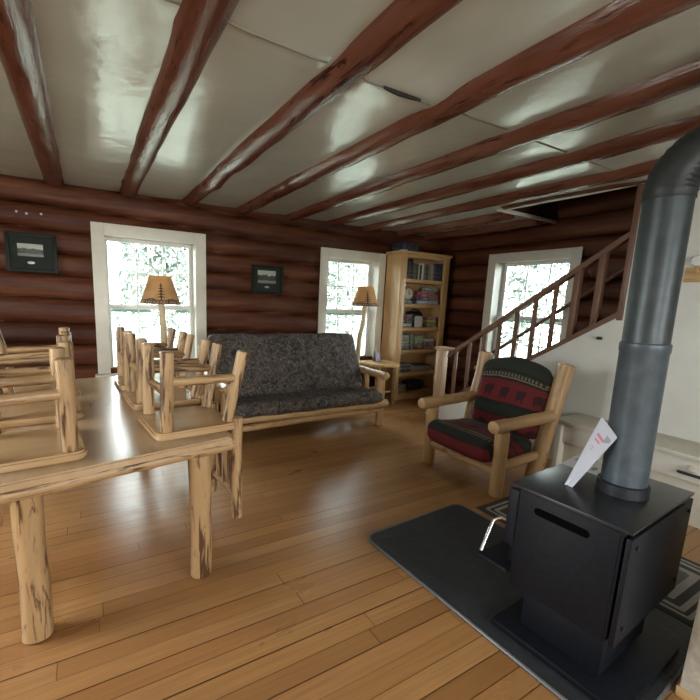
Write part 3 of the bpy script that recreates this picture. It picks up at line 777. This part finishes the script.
BC((BX0 + .03, BY1 - .015, 0), (BX1 - .03, BY1, 2.2), 'back_panel', .001)
SH = [1.845, 1.48, 1.125, .775, .425, .09]
for z in SH: BC((BX0 + .03, BY0 - .012, z - .055 if z > .1 else 0), (BX1 - .03, BY1 - .012, z), 'shelf')
def book(x, w, h, d, col, z, lab, grp, tilt=0, y=None):
    y = BY0 + .03 + (.0 if y is None else y)
    root = empty('book', (x + w / 2, y + d / 2, z + .001), label=lab, cat='book', group=grp)
    root.rotation_euler = (0, tilt, 0)
    m = MB(); m.box((-w / 2, -d / 2, 0), (-w / 2 + .003, d / 2, h), bev=.001); m.box((w / 2 - .003, -d / 2, 0), (w / 2, d / 2, h), bev=.001); m.box((-w / 2, -d / 2 - .003, 0), (w / 2, -d / 2 + .002, h), bev=.0015)
    m.build('cover', 'book_cloth', root, col=col)
    MB().box((-w / 2 + .003, -d / 2 + .003, .004), (w / 2 - .003, d / 2 - .004, h - .005), bev=0).build('pages', 'pages', root)
    return root
G = 'books on the top shelf of the bookcase'
bks = [(.060, .265, (.035, .025, .02), 'thick dark brown book at the left end of the top shelf'), (.030, .25, (.10, .08, .06), 'grey-brown book second from the left end of the top shelf'),
       (.038, .29, (.03, .02, .018), 'tallest dark book in the top shelf row'), (.055, .235, (.10, .11, .08), 'wide olive book right of the tallest dark book on the top shelf'),
       (.030, .225, (.05, .055, .05), 'dark grey book right of the wide olive book on the top shelf'), (.024, .235, (.55, .50, .36), 'thin cream book near the middle of the top shelf'),
       (.030, .215, (.02, .022, .025), 'black book between the cream and the white books on the top shelf'), (.034, .245, (.66, .66, .62), 'white-spined book in the middle of the top shelf'),
       (.040, .225, (.14, .14, .13), 'grey book just right of the white-spined book'), (.036, .20, (.05, .04, .03), 'short dark book right of the grey book on the top shelf'),
       (.042, .235, (.20, .18, .11), 'khaki book in the right half of the top shelf'), (.028, .25, (.34, .29, .19), 'beige book right of the khaki book on the top shelf'),
       (.026, .23, (.26, .20, .13), 'tan book just left of the three navy books'), (.040, .25, (.03, .035, .09), 'lighter navy book, first of the navy ones at the right of the top shelf'),
       (.042, .245, (.02, .022, .065), 'middle navy book at the right end of the top shelf'), (.046, .265, (.018, .02, .05), 'darkest navy book at the right end of the top shelf')]
x = 4.142
for w, h, c, lab in bks:
    book(x, w * 1.14, h, .17, c, SH[0], lab, G); x += w * 1.14 + .004
def box_thing(name, x0, x1, z, h, d, col, lab, cat, grp=None, y=None, rz=0, lid=True, mat='box_card'):
    y = BY0 + .035 if y is None else y
    root = empty(name, ((x0 + x1) / 2, y + d / 2, z + .0008), rz, label=lab, cat=cat, group=grp); w = (x1 - x0) / 2
    if lid:
        MB().box((-w + .003, -d / 2 + .003, 0), (w - .003, d / 2 - .003, h * .9), bev=.002).build('tray', mat, root, col=tuple(c * .6 for c in col))
        MB().box((-w, -d / 2, h * .28), (w, d / 2, h), bev=.003).build('lid', mat, root, col=col)
    else: MB().box((-w, -d / 2, 0), (w, d / 2, h), bev=.003).build('cover', mat, root, col=col)
    return root
# second shelf: round plaque, teal box, stack of games
z = SH[1]
box_thing('game_box', 4.145, 4.335, z, .042, .20, (.16, .30, .32), 'flat teal game box under the round wooden clock', 'game box')
ck = empty('mantel_clock', (4.265, BY0 + .09, z + .044), label='round tan mantel clock standing on the teal box', cat='clock')
T = Matrix.Translation((0, 0, .105)) @ Matrix.Rotation(PI / 2, 4, 'X')
MB().lathe([(0, -.03), (.105, -.03), (.112, -.02), (.112, .02), (.10, .035), (0, .035)], mat=T).build('case', 'newel_wood', ck)
MB().lathe([(0, .036), (.072, .036), (.076, .040), (.070, .042), (0, .042)], mat=T).build('dial', 'trim_paint', ck)
MB().box((-.004, -.046, .10), (.004, -.043, .165), bev=.001).box((-.004, -.046, .10), (.045, -.043, .108), bev=.001).build('clock_hand', 'iron', ck)
MB().box((-.05, -.03, -.001), (.05, .03, .008)).build('foot', 'newel_wood', ck)
pot = MB().lathe([(0, 0), (.04, 0), (.052, .04), (.046, .075), (.03, .085), (0, .085)]).build('small_pot', 'leather'); pot.location = (4.398, BY0 + .10, z + .001)
tag(pot, 'small black pot between the clock and the stack of games', 'pot')
GS = 'game boxes stacked on the second shelf'
for k, (x0, x1, h, c, lab) in enumerate([(4.46, 4.875, .05, (.50, .52, .56), 'white game box at the bottom of the second shelf stack'), (4.50, 4.88, .045, (.10, .13, .26), 'blue game box second from the bottom of the stack right of the clock'),
                               (4.48, 4.86, .055, (.38, .05, .06), 'wide red game box in the middle of the stack right of the clock'), (4.50, 4.80, .04, (.32, .10, .11), 'narrow dark red game box near the top of the second shelf stack')]):
    box_thing('game_box', x0, x1, z, h, .20, c, lab, 'game box', GS); z += h + .0015
box_thing('game_box', 4.65, 4.86, z, .06, .17, (.27, .30, .34), 'grey-blue game box on top of the second shelf stack', 'game box', GS, rz=.12)
# third shelf
z = SH[2]; GT = 'boxes on the third shelf'
for (x0, x1, h, c, lab) in [(4.145, 4.36, .055, (.45, .46, .47), 'black and white game box at the bottom left of the third shelf'), (4.15, 4.35, .05, (.06, .06, .07), 'black game box second in the third shelf left pile'),
                            (4.145, 4.34, .04, (.20, .05, .06), 'maroon game box third in the third shelf left pile'), (4.15, 4.345, .04, (.26, .10, .10), 'dull red game box topping the third shelf left pile')]:
    box_thing('game_box', x0, x1, z, h, .20, c, lab, 'game box', GT); z += h + .0015
z = SH[2]
bg = MB().cushion((.28, .11, .22), Matrix.Translation((0, 0, .114)), rad=.05, amp=.010, n=(14, 8, 14), crown=.02).build('camera_bag', 'leather'); bg.location = (4.545, BY0 + .182, z + .014)
tag(bg, 'bulky black bag in the middle of the third shelf', 'bag')
hd = MB().tube([(-.08, 0, .215), (-.07, 0, .245), (0, 0, .26), (.07, 0, .245), (.08, 0, .215)], .009).build('bag_handle', 'leather', bg)
mg = empty('white_carton', (4.50, BY0 + .045, z + .001), label='upright white carton in front of the black bag', cat='carton')
MB().box((-.055, -.035, 0), (.055, .035, .15)).build('carton_body', 'box_card', mg, col=(.62, .61, .60)); MB().prism([(-.055, -.035), (.055, -.035), (.055, .035), (-.055, .035)], .15, .168, bev=.012).build('flap', 'box_card', mg, col=(.6, .6, .6))
for (x0, x1, h, c, lab) in [(4.70, 4.885, .06, (.20, .24, .07), 'dark green game box at the right of the third shelf'), (4.71, 4.88, .05, (.48, .42, .10), 'yellow game box on the dark green one'), (4.72, 4.875, .045, (.35, .12, .07), 'rust-coloured game box topping the right-hand pile of the third shelf')]:
    box_thing('game_box', x0, x1, z, h, .19, c, lab, 'game box', GT); z += h + .0015
# fourth shelf
z = SH[3]; GF = 'boxes on the fourth shelf'
for k, (c, lab) in enumerate([((.20, .25, .21), 'sage puzzle box at the bottom left of the fourth shelf'), ((.40, .44, .36), 'pale green puzzle box second from the bottom left on the fourth shelf'), ((.50, .50, .44), 'cream puzzle box in the middle of the fourth shelf left stack'),
                            ((.25, .31, .25), 'grey-green puzzle box fourth in the fourth shelf left stack'), ((.42, .47, .38), 'pale puzzle box topping the fourth shelf left stack')]):
    box_thing('puzzle_box', 4.145, 4.345 - .006 * k, z, .044, .20, c, lab, 'puzzle box', GF); z += .0455
z = SH[3]
box_thing('game_box', 4.43, 4.875, z, .05, .20, (.25, .015, .03), 'long crimson game box lying on the fourth shelf', 'game box', GF)
box_thing('game_box', 4.37, 4.425, z, .235, .16, (.20, .30, .16), 'green game box standing on edge on the fourth shelf', 'game box', GF)
box_thing('game_box', 4.45, 4.63, z + .052, .165, .08, (.27, .36, .17), 'green and white package upright on the crimson box', 'package', GF)
box_thing('game_box', 4.66, 4.87, z + .052, .06, .18, (.14, .10, .07), 'dark brown box at the right on the crimson box', 'game box', GF)
box_thing('game_box', 4.655, 4.865, z + .1135, .045, .18, (.58, .57, .53), 'white box resting on the dark brown box', 'game box', GF)
# fifth shelf: two piles of magazines, each magazine its own object
for (xa, xb_, n, nm) in ((4.15, 4.43, 8, 'left'), (4.48, 4.85, 6, 'right')):
    z = SH[4]
    for k in range(n):
        c = rnd.choice([(.42, .42, .41), (.09, .09, .10), (.26, .22, .19), (.52, .51, .48), (.14, .13, .15)])
        h = .012 + .006 * rnd.random()
        o = empty('magazine', ((xa + xb_) / 2 + rnd.uniform(-.012, .012), BY0 + .15, z + .0005), rnd.uniform(-.07, .07), label='magazine lying in the %s pile on the fifth shelf' % nm, cat='magazine', group='magazines in the %s pile on the fifth shelf' % nm)
        w = (xb_ - xa) / 2 - .012
        MB().box((-w, -.11, 0), (w, .11, .002), bev=.0005).box((-w, -.11, h - .002), (w, .11, h), bev=.0005).box((-w, -.112, 0), (w, -.108, h), bev=.001).build('cover', 'book_cloth', o, col=c)
        MB().box((-w + .003, -.108, .002), (w - .003, .107, h - .002), bev=0).build('pages', 'pages', o); z += h + .0012
# bottom shelf
box_thing('storage_box', 4.16, 4.34, SH[5], .13, .18, (.20, .21, .18), 'grey-green lidded box at the left of the bottom shelf', 'storage box')
cs = MB().cushion((.36, .12, .20), Matrix.Translation((0, 0, .062)) @ Matrix.Rotation(PI / 2, 4, 'X'), rad=.045, amp=.010, n=(18, 6, 10), crown=.02).build('soft_case', 'leather'); cs.location = (4.58, BY0 + .145, SH[5] + .034)
tag(cs, 'black soft case lying on the bottom shelf', 'case')
MB().tube([(-.07, -.09, .05), (-.06, -.125, .05), (.06, -.125, .05), (.07, -.09, .05)], .007).build('case_handle', 'leather', cs)
# on top of the bookcase
tx = box_thing('storage_box', 4.06, 4.42, 2.241, .115, .20, (.012, .022, .045), 'dark blue lidded box on top of the bookcase', 'storage box', y=4.66, mat='book_cloth')
tag(MB().box((4.03, 4.585, 2.2405), (4.13, 4.655, 2.252), bev=.002).build('paper_pad', 'paper'), 'white paper pad at the left edge on top of the bookcase', 'paper pad')

# ------------------------------------------------------------------ side table, lamps
sdt = empty('side_table', (3.77, 4.53, 0), label='small log side table between the futon and the bookcase', cat='side table')
MB().prism([(-.30, .24), (-.29, -.10), (-.05, -.235), (.06, -.245), (.17, -.16), (.215, .02), (.21, .24)], .580, .617, bev=.010).build('table_top', 'board_pine', sdt)
for x, y in ((-.17, -.10), (.10, -.13), (.14, .17), (-.19, .17)): MB().log((x, y, 0), (x, y, .58), .032, .034, wob=.1, seg=12, knots=1).build('leg', 'peeled_log', sdt)
for y in (-.12, .17): MB().log((-.18, y, .20), (.12, y, .20), .02, wob=.1, seg=10).build('stretcher', 'peeled_log', sdt)
cdh = empty('photo_card', (3.72, 4.60, .618), .2, label='small purple card standing on the side table', cat='card')
MB().box((-.055, -.006, 0), (.055, .0, .16), mat=Matrix.Rotation(-.15, 4, 'X'), bev=.001).build('front_leaf', 'book_cloth', cdh, col=(.22, .17, .27)); MB().box((-.055, 0, 0), (.055, .006, .16), mat=Matrix.Translation((0, .05, 0)) @ Matrix.Rotation(.15, 4, 'X'), bev=.001).build('back_leaf', 'book_cloth', cdh, col=(.3, .25, .3))
def floor_lamp(loc, zb, zt, rb, rt, pole, label):
    root = empty('floor_lamp', loc, label=label, cat='lamp', group='log floor lamps by the windows')
    MB().log((0, 0, 0), (0, 0, .05), .135, .125, wob=.05, seg=24, rings=3, bev=.1).build('base', 'pine_log', root)
    MB().tube(pole, [.040, .037, .036, .034, .032, .030][:len(pole)], seg=12).build('pole', 'lamp_log', root)
    hx, hy, hz = pole[-1]
    sk = MB().lathe([(0, 0), (.018, 0), (.02, .05), (.014, .07), (0, .07)], c=(hx, hy, hz - .005)).build('socket', 'lamp_metal', root)
    MB().lathe([(.004, .06), (.02, .085), (.03, .115), (.024, .14), (0, .152)], c=(hx, hy, hz), seg=16).build('bulb', 'sash_paint', sk)
    H = zt - zb
    rad = lambda t: rb + (rt - rb) * t
    def cone(t0, t1, o=0, th=.002): return MB().lathe([(rad(t0) + o, zb + H * t0), (rad(t1) + o, zb + H * t1), (rad(t1) + o - th, zb + H * t1), (rad(t0) + o - th, zb + H * t0), (rad(t0) + o, zb + H * t0)], c=(hx, hy, 0), seg=48)
    sh = cone(0, 1).build('lamp_shade', 'parchment', root)
    m = MB()   # spokes that carry the shade
    for k in range(3):
        a = k * 2 * PI / 3; m.tube([(hx, hy, hz + .05), (hx + math.cos(a) * (rad(.75) - .002), hy + math.sin(a) * (rad(.75) - .002), zb + H * .75)], .0025, seg=6)
    m.build('shade_spider', 'lamp_metal', sh)
    cone(0.005, .16, .0022).build('shade_band', 'shade_band', sh)
    m = MB()
    for k in range(40):
        a = 2 * PI * k / 40; r = rad(.05) + .0035; m.tube([(hx + r * math.cos(a), hy + r * math.sin(a), zb + .016), (hx + (r - .006) * math.cos(a + .05), hy + (r - .008) * math.sin(a + .05), zb + H * .11)], .0022, seg=5)
    m.build('lacing', 'pages', sh)
    # pine tree motif, facing the room, plus two little hills on the band
    m = MB(); faces_a = math.atan2(-1, -.45 if loc[0] > 2 else -.12)
    def strip(pts):
        vs = []
        for s_, t in pts:
            r = rad(t) + .004; a = faces_a + s_ / r; vs.append((hx + r * math.cos(a), hy + r * math.sin(a), zb + H * t))
        m.add(vs, [tuple(range(len(vs)))], [(0, 0, 0)] * len(vs))
    strip([(-.007, .12), (.007, .12), (.004, .74), (-.004, .74)])
    for k in range(5):
        t = .22 + .10 * k; w = .062 - .010 * k
        for sg in (-1, 1): strip([(0, t + .075), (sg * w, t), (sg * w * .5, t + .015), (0, t + .02)][::sg])
    for cx_, w, h in ((-.10, .05, .05), (.10, .05, .04)):
        strip([(cx_ - w, .155), (cx_ + w, .155), (cx_ + w * .3, .16 + h), (cx_ - w * .4, .16 + h * .7)])
    m.build('tree_motif', 'silhouette', sh)
    return root
floor_lamp((.72, 4.55, 0), 1.385, 1.675, .202, .108, [(.02, 0, .04), (.018, 0, .4), (.012, 0, .8), (.0, 0, 1.1), (-.008, 0, 1.3), (-.02, 0, 1.43)], 'log floor lamp with a pine tree shade in front of the left window')
floor_lamp((3.345, 4.58, 0), 1.425, 1.695, .19, .10, [(-.02, 0, .04), (-.03, 0, .4), (-.012, 0, .75), (.0, 0, 1.0), (.05, 0, 1.22), (.06, 0, 1.46)], 'log floor lamp with a crooked pole behind the futon by the side table')

# ------------------------------------------------------------------ pictures and nails on the log wall
def picture(x0, x1, z0, z1, fw, px, label):
    w, h = x1 - x0, z1 - z0
    root = empty('framed_picture', ((x0 + x1) / 2, 4.952, (z0 + z1) / 2), label=label, cat='picture', group='framed prints on the back wall')
    root.rotation_euler = (-.04, 0, 0)
    m = MB()
    for a in ((-w / 2, -h / 2, -w / 2 + fw, h / 2), (w / 2 - fw, -h / 2, w / 2, h / 2), (-w / 2 + fw, h / 2 - fw, w / 2 - fw, h / 2), (-w / 2 + fw, -h / 2, w / 2 - fw, -h / 2 + fw)):
        m.box((a[0], -.028, a[1]), (a[2], .0, a[3]), bev=.005)
    m.build('frame', 'dark_frame', root)
    MB().box((-w / 2 + fw, -.012, -h / 2 + fw), (w / 2 - fw, -.004, h / 2 - fw), bev=0).build('picture_mat', 'picture_mat', root)
    a, b, c, d = px; m = MB(); m.add([(a, -.0135, c), (b, -.0135, c), (b, -.0135, d), (a, -.0135, d)], [(0, 1, 2, 3)], [(0, 0, 0), (1, 0, 0), (1, 0, 1), (0, 0, 1)])
    m.build('print', 'photo_print', root, smooth=False)
    cx_ = (a + b) / 2; zc = (-h / 2 + fw + c) / 2
    MB().lathe([(0, .0), (.03, 0), (.032, .002), (0, .003)], mat=Matrix.Translation((cx_, -.0125, zc)) @ Matrix.Scale(.42, 4, (0, 0, 1)) @ Matrix.Rotation(PI / 2, 4, 'X'), seg=20).build('caption_plate', 'plaque', root)
    return root
picture(-.645, -.222, 1.652, 2.030, .034, (-.115, .095, -.035, .085), 'larger dark-framed black and white print left of the left window')
picture(1.868, 2.300, 1.540, 1.900, .036, (-.135, .115, -.045, .115), 'smaller dark-framed black and white print above the futon')
for i, (x, z) in enumerate(((-.535, 2.225), (-.455, 2.215), (-.335, 2.225))):
    n_ = MB().lathe([(0, 0), (.010, 0), (.012, .006), (.006, .014), (0, .015)], mat=Matrix.Rotation(PI / 2, 4, 'X'), seg=12).build('wall_nail', 'sash_paint'); n_.location = (x, 4.972, z)
    tag(n_, ('leftmost', 'middle', 'rightmost')[i] + ' pale nail head of the three on the log wall above the larger print', 'nail', 'pale nail heads above the larger print')

# ------------------------------------------------------------------ stove, pipe, hearth
def rounded_rect(x0, y0, x1, y1, r, n=6):
    P = []
    for cx_, cy_, s0 in ((x0 + r, y0 + r, PI), (x1 - r, y0 + r, 1.5 * PI), (x1 - r, y1 - r, 0), (x0 + r, y1 - r, .5 * PI)):
        P += [(cx_ + r * math.cos(s0 + i * PI / 2 / n), cy_ + r * math.sin(s0 + i * PI / 2 / n)) for i in range(n + 1)]
    return P
hp = empty('hearth_pad', (0, 0, 0), label='dark slate-grey hearth pad on the floor under the wood stove', cat='hearth pad')
Rp = Matrix.Translation((1.49, 1.85, 0)) @ Matrix.Rotation(math.radians(2.5), 4, 'Z') @ Matrix.Translation((-1.49, -1.85, 0))
hp.matrix_world = Rp
MB().prism(rounded_rect(1.49, .45, 2.38, 1.85, .07), .002, .016, bev=.004).build('slab', 'hearth_slate', hp)
m = MB(); P = [(x, y, .009) for x, y in rounded_rect(1.484, .449, 2.386, 1.856, .074)]; m.tube(P + P[:2], .009, seg=8, caps=False); m.build('edge_strip', 'pad_edge', hp)
zt = .735
sx0, sx1, sy0, sy1 = 1.626, 2.246, .572, 1.008
sv = empty('wood_stove', (1.932, .79, 0), .052, label='black steel wood stove on a pedestal on the hearth pad', cat='wood stove')
sl = lambda x, y, z: (x - 1.94, y - .79, z)
def SV(lo, hi, name, mat='black_steel', bev=.006, par=None): return MB().box(sl(*lo), sl(*hi), bev=bev).build(name, mat, par or sv)
SV((sx0, sy0 + .02, .274), (sx1, sy1 - .03, zt - .012), 'firebox')
SV((sx0 - .008, sy0 - .006, zt - .012), (sx1 + .01, sy1 + .01, zt), 'top_plate', 'stove_top', .003)
SV((sx0 + .085, .62, .044), (sx1 - .09, .945, .28), 'pedestal')
SV((1.62, .50, .0175), (2.20, 1.03, .046), 'base_plate', bev=.004)
bs = SV((sx0 - .002, sy0 - .006, .268), (sx1 + .012, sy0 + .012, zt - .03), 'heat_shield', bev=.003)
m = MB()
for x in (sx0 + .05, sx1 - .03):
    for z in (.33, .66): m.lathe([(0, 0), (.009, 0), (.009, .006), (0, .008)], mat=Matrix.Translation(sl(x, sy0 - .006, z)) @ Matrix.Rotation(PI / 2, 4, 'X'), seg=10)
m.build('bolt', 'iron', bs)
# raised lifting slot on the side panel
sp_ = SV((sx0 - .004, sy0 + .03, .27), (sx0 + .002, sy1 - .045, zt - .02), 'side_panel', bev=.002)
m = MB(); P = rounded_rect(-.105, -.016, .105, .016, .0155)
m.prism(P, 0, .003, mat=Matrix.Translation(sl(sx0 - .0042, .80, .655)) @ Matrix(((0, 0, -1, 0), (1, 0, 0, 0), (0, 1, 0, 0), (0, 0, 0, 1))) @ Matrix.Rotation(0, 4, 'Z'), bev=0); m.build('side_slot', 'slot_black', sp_)
dr = SV((sx0 + .05, sy1 - .03, .30), (sx1 - .05, sy1 + .02, zt - .045), 'door', bev=.012)
SV((sx0 + .0, sy1 - .03, .44), (sx0 + .03, sy1 + .018, zt - .03), 'hinge_post', bev=.008)
hdl = MB().tube([sl(1.665, 1.01, .525), sl(1.652, 1.06, .535), sl(1.625, 1.08, .52), sl(1.545, 1.075, .395)], .0085, seg=10).build('door_handle', 'nickel', dr)
SV((sx0 - .025, sy1 - .03, .315), (sx1 - .02, sy1 + .115, .335), 'ash_lip', bev=.004)
pp = empty('stove_pipe', (1.963, .732, zt + .0015), label='blue-grey steel stove pipe rising from the stove into a dark elbow', cat='stove pipe')
R_ = .078
MB().lathe([(R_ + .014, 0), (R_ + .014, .045), (R_ + .002, .05), (R_ + .002, 0), (R_ + .014, 0)], seg=48).build('collar', 'collar_iron', pp)
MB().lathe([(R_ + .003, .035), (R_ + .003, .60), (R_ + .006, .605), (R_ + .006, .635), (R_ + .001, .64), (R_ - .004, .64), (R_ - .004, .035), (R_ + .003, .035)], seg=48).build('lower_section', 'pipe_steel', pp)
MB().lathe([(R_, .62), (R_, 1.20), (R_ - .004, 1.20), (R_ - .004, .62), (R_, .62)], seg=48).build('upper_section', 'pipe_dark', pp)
pp.rotation_euler = (-.012, -.006, 0)
bd = Vector((.42, -.9, 0)).normalized(); RB = .18; pts = []; rs = []
pts.append(Vector((0, 0, 1.185))); rs.append(R_ + .004)
NB = 26
for i in range(NB + 1):
    t = PI / 2 * i / NB; pts.append(Vector((0, 0, 1.205)) + Vector((0, 0, 1)) * (RB * math.sin(t)) + bd * (RB * (1 - math.cos(t)))); rs.append(R_ + (.006 if i % 2 else .0025))
pts.append(pts[-1] + bd * .22); rs.append(R_ + .003)
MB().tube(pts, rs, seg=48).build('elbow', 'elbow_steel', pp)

# leaflet leaning on the pipe and a printed sheet lying on the stove
lf = empty('leaflet', (1.797, .80, zt + .002), label='folded white leaflet leaning against the stove pipe', cat='leaflet')
def leaf(pts, name, mat, th=.0015):
    a, b, c, d = (Vector(p) for p in pts); n_ = (b - a).cross(d - a).normalized() * th
    m = MB(); m.add([a, b, c, d, a + n_, b + n_, c + n_, d + n_], [(0, 1, 2, 3), (4, 7, 6, 5), (0, 4, 5, 1), (1, 5, 6, 2), (2, 6, 7, 3), (3, 7, 4, 0)], [(0, 0, 0)] * 8); return m
LA, LB, LC, LD = Vector((.0, .064, 0)), Vector((-.002, .046, 0)), Vector((.070, -.058, .250)), Vector((.113, .024, .308))
fr = leaf((LA, LB, LC, LD), 'front_leaf', 'paper').build('front_leaf', 'paper', lf, smooth=False)
leaf((LA + Vector((-.004, .014, 0)), LB + Vector((.012, .014, 0)), LC + Vector((.012, .010, .004)), LD + Vector((.008, .008, .002))), '', '').build('rear_leaf', 'paper', lf, smooth=False)
def on_leaf(s, t): return (LA * (1 - s) + LB * s) * (1 - t) + (LD * (1 - s) + LC * s) * t
nn = -(LB - LA).cross(LD - LA).normalized() * .0018
nn = nn if nn.x < 0 else -nn
for (s0, s1, t0, t1, mt) in ((.15, .75, .78, .82, 'paper_red'), (.15, .60, .72, .745, 'paper_red'), (.2, .8, .62, .635, 'paper_ink'), (.2, .8, .58, .595, 'paper_ink'), (.62, .9, .80, .9, 'paper_ink')):
    m = MB(); m.add([on_leaf(s0, t0) + nn, on_leaf(s1, t0) + nn, on_leaf(s1, t1) + nn, on_leaf(s0, t1) + nn], [(0, 1, 2, 3)], [(0, 0, 0)] * 4); m.build('printed_line', mt, fr, smooth=False)
ps = empty('printed_sheet', (2.15, .955, zt + .001), math.radians(7), label='white printed sheet lying flat on the stove behind the leaflet', cat='paper')
sh = MB().box((-.115, -.085, 0), (.115, .085, .002), bev=0).build('sheet', 'sheet_white', ps, smooth=False)
for x, y, rx, ry in ((-.06, .02, .028, .014), (.02, .055, .03, .012), (-.05, -.04, .030, .012), (.05, .0, .03, .014)):
    m = MB(); m.lathe([(0, .0022), (1, .0022), (1, .003), (0, .003)], mat=Matrix.Translation((x, y, 0)) @ Matrix.Diagonal((rx, ry, 1, 1)), seg=18); m.build('printed_oval', 'paper_ink', sh)

# rug between the stove and the bench
def rug(x0, y0, x1, y1):
    m = MB(); nx, ny = 40, 60
    ext = lambda x, y: max(0, min(x - x0, x1 - x, y - y0, y1 - y))
    bx_ = sorted(set([x0 + (x1 - x0) * i / nx for i in range(nx + 1)] + [x0 + d for d in (.045, .065, .085, .11, .15, .19)] + [x1 - d for d in (.045, .065, .085, .11, .15, .19)]))
    by_ = sorted(set([y0 + (y1 - y0) * i / ny for i in range(ny + 1)] + [y0 + d for d in (.045, .065, .085, .11, .15, .19)] + [y1 - d for d in (.045, .065, .085, .11, .15, .19)]))
    vid = {}
    for i, x in enumerate(bx_):
        for j, y in enumerate(by_):
            vid[i, j] = len(m.v); m.v.append((x, y, .008 + .0015 * noise.noise((x * 6, y * 6, 0)) - (.006 if ext(x, y) < 1e-6 else 0))); m.lc.append((ext(x, y) + 1e-4, x, y))
    for i in range(len(bx_) - 1):
        for j in range(len(by_) - 1): m.f.append((vid[i, j], vid[i + 1, j], vid[i + 1, j + 1], vid[i, j + 1]))
    return m.build('rug', 'rug_weave')
tag(rug(2.47, .52, 3.16, 1.80), 'grey rug with white border stripes between the stove and the bench', 'rug')

# ------------------------------------------------------------------ outdoors
struct(MB().box((-14, -9, -.9), (22, 24, -.6), bev=0).build('ground', 'gravel', smooth=False))
def tree(loc, h, r, seed, label):
    rg = random.Random(seed); root = empty('tree', loc, label=label, cat='tree', group='trees outside the windows')
    m = MB(); m.log((0, 0, 0), (0, 0, h * .8), .14, .05, wob=.1, seg=10, rings=10, bev=.1)
    for k in range(6):
        a = rg.random() * 6.28; z = h * (.3 + .08 * k); m.log((0, 0, z), (math.cos(a) * r * .7, math.sin(a) * r * .7, z + .5), .05, .02, wob=.1, seg=6, bev=.1)
    m.build('trunk', 'bark', root)
    m = MB()
    for k in range(5200):
        z = rg.random() ** .8; rr_ = r * (1 - .55 * z) * math.sqrt(rg.random()); a = rg.random() * 6.28
        c = Vector((rr_ * math.cos(a), rr_ * math.sin(a), h * (.12 + .9 * z))); u = Vector((rg.gauss(0, 1), rg.gauss(0, 1), rg.gauss(0, 1))).normalized(); w = u.orthogonal().normalized(); sz = .09 + .09 * rg.random()
        n_ = u.cross(w) * sz * .15
        m.add([c - u * sz, c - w * sz * .5 + n_, c + u * sz, c + w * sz * .5 + n_], [(0, 1, 2), (0, 2, 3)], [(0, 0, 0)] * 4)
    m.build('crown', 'leaf', root, smooth=False)
TR = [((-1.6, 13.5, -.6), 5.5, 1.9, 'broad tree outside, left of the left window view'), ((2.5, 14.5, -.6), 6.5, 2.0, 'broad tree outside the left window toward its right side'), ((6.7, 12.0, -.6), 6, 1.9, 'leafy tree outside the middle window, nearest its left pane'),
      ((10.9, 16.0, -.6), 7, 2.1, 'tall leafy tree outside the middle window behind the nearer one'), ((10.6, 8.3, -.6), 6.5, 1.8, 'leafy tree outside the stair window, toward its left side'), ((11.2, 4.2, -.6), 6, 1.9, 'leafy tree outside the stair window, toward its right side'), ((15.4, 8.2, -.6), 7.5, 2.2, 'tall tree farthest off outside the stair window')]
for i, (l, h, r, lab) in enumerate(TR): tree(l, h, r, 11 + i, lab)

# ------------------------------------------------------------------ light: daylight sky through the windows, plus added rear fill
w = bpy.data.worlds.new('world'); S.world = w; w.use_nodes = True; nt = w.node_tree
bgn = nt.nodes['Background']; 
tc = nd(nt, 'ShaderNodeTexCoord'); sp2 = nd(nt, 'ShaderNodeSeparateXYZ'); L(nt, tc.outputs['Generated'], sp2.inputs[0])
cw = ramp(nt, sp2.outputs[2], [(0, (.66, .70, .68)), (.12, (.92, .96, .97)), (1, (.86, .94, 1.0))])
L(nt, cw, bgn.inputs[0]); bgn.inputs[1].default_value = 18.5
def area(name, loc, rot, sx, sy, power=None, portal=False, col=(1, 1, 1)):
    ld = bpy.data.lights.new(name, 'AREA'); ld.shape = 'RECTANGLE'; ld.size = sx; ld.size_y = sy
    o = bpy.data.objects.new(name, ld); COL.objects.link(o); o.location = loc; o.rotation_euler = rot; ld.color = col
    if portal: ld.cycles.is_portal = True
    else: ld.energy = power
    return o
def mid(w): return (w[0] + w[1]) / 2, (w[2] + w[3]) / 2, w[1] - w[0] - .2, w[3] - w[2] - .2
for nme, wd, ax in (('portal_1', W1, 'y'), ('portal_2', W2, 'y'), ('portal_3', W3, 'x')):
    c, z, sx, sz = mid(wd)
    if ax == 'y': area(nme, (c, YB + .32, z), (-PI / 2, 0, 0), sx, sz, portal=True)
    else: area(nme, (XR + .32, c, z), (-PI / 2, 0, -PI / 2), sx, sz, portal=True)
# portals for the unseen openings, and added rear fill lamps to brighten the room
for xx in (-.4, 2.1): area('portal_rear', (xx, YF - .25, 1.45), (PI / 2, 0, 0), 1.0, 1.1, portal=True)
for xx, pw in ((-.4, 26), (2.1, 26)): area('fill_rear', (xx, YF - .4, 1.5), (PI / 2, 0, 0), 1.2, 1.2, pw, col=(1, .95, .86))
area('portal_side', (XL - .25, 2.3, 1.4), (PI / 2, 0, -PI / 2), 1.2, 1.4, portal=True)
S.view_settings.view_transform = 'Standard'; S.view_settings.look = 'None'; S.view_settings.gamma = 1; S.view_settings.exposure = 0.46
S.view_settings.use_curve_mapping = False
S.cycles.max_bounces = 10; S.cycles.diffuse_bounces = 6; S.cycles.transparent_max_bounces = 12; S.cycles.sample_clamp_indirect = 6
S.cycles.caustics_reflective = False; S.cycles.caustics_refractive = False
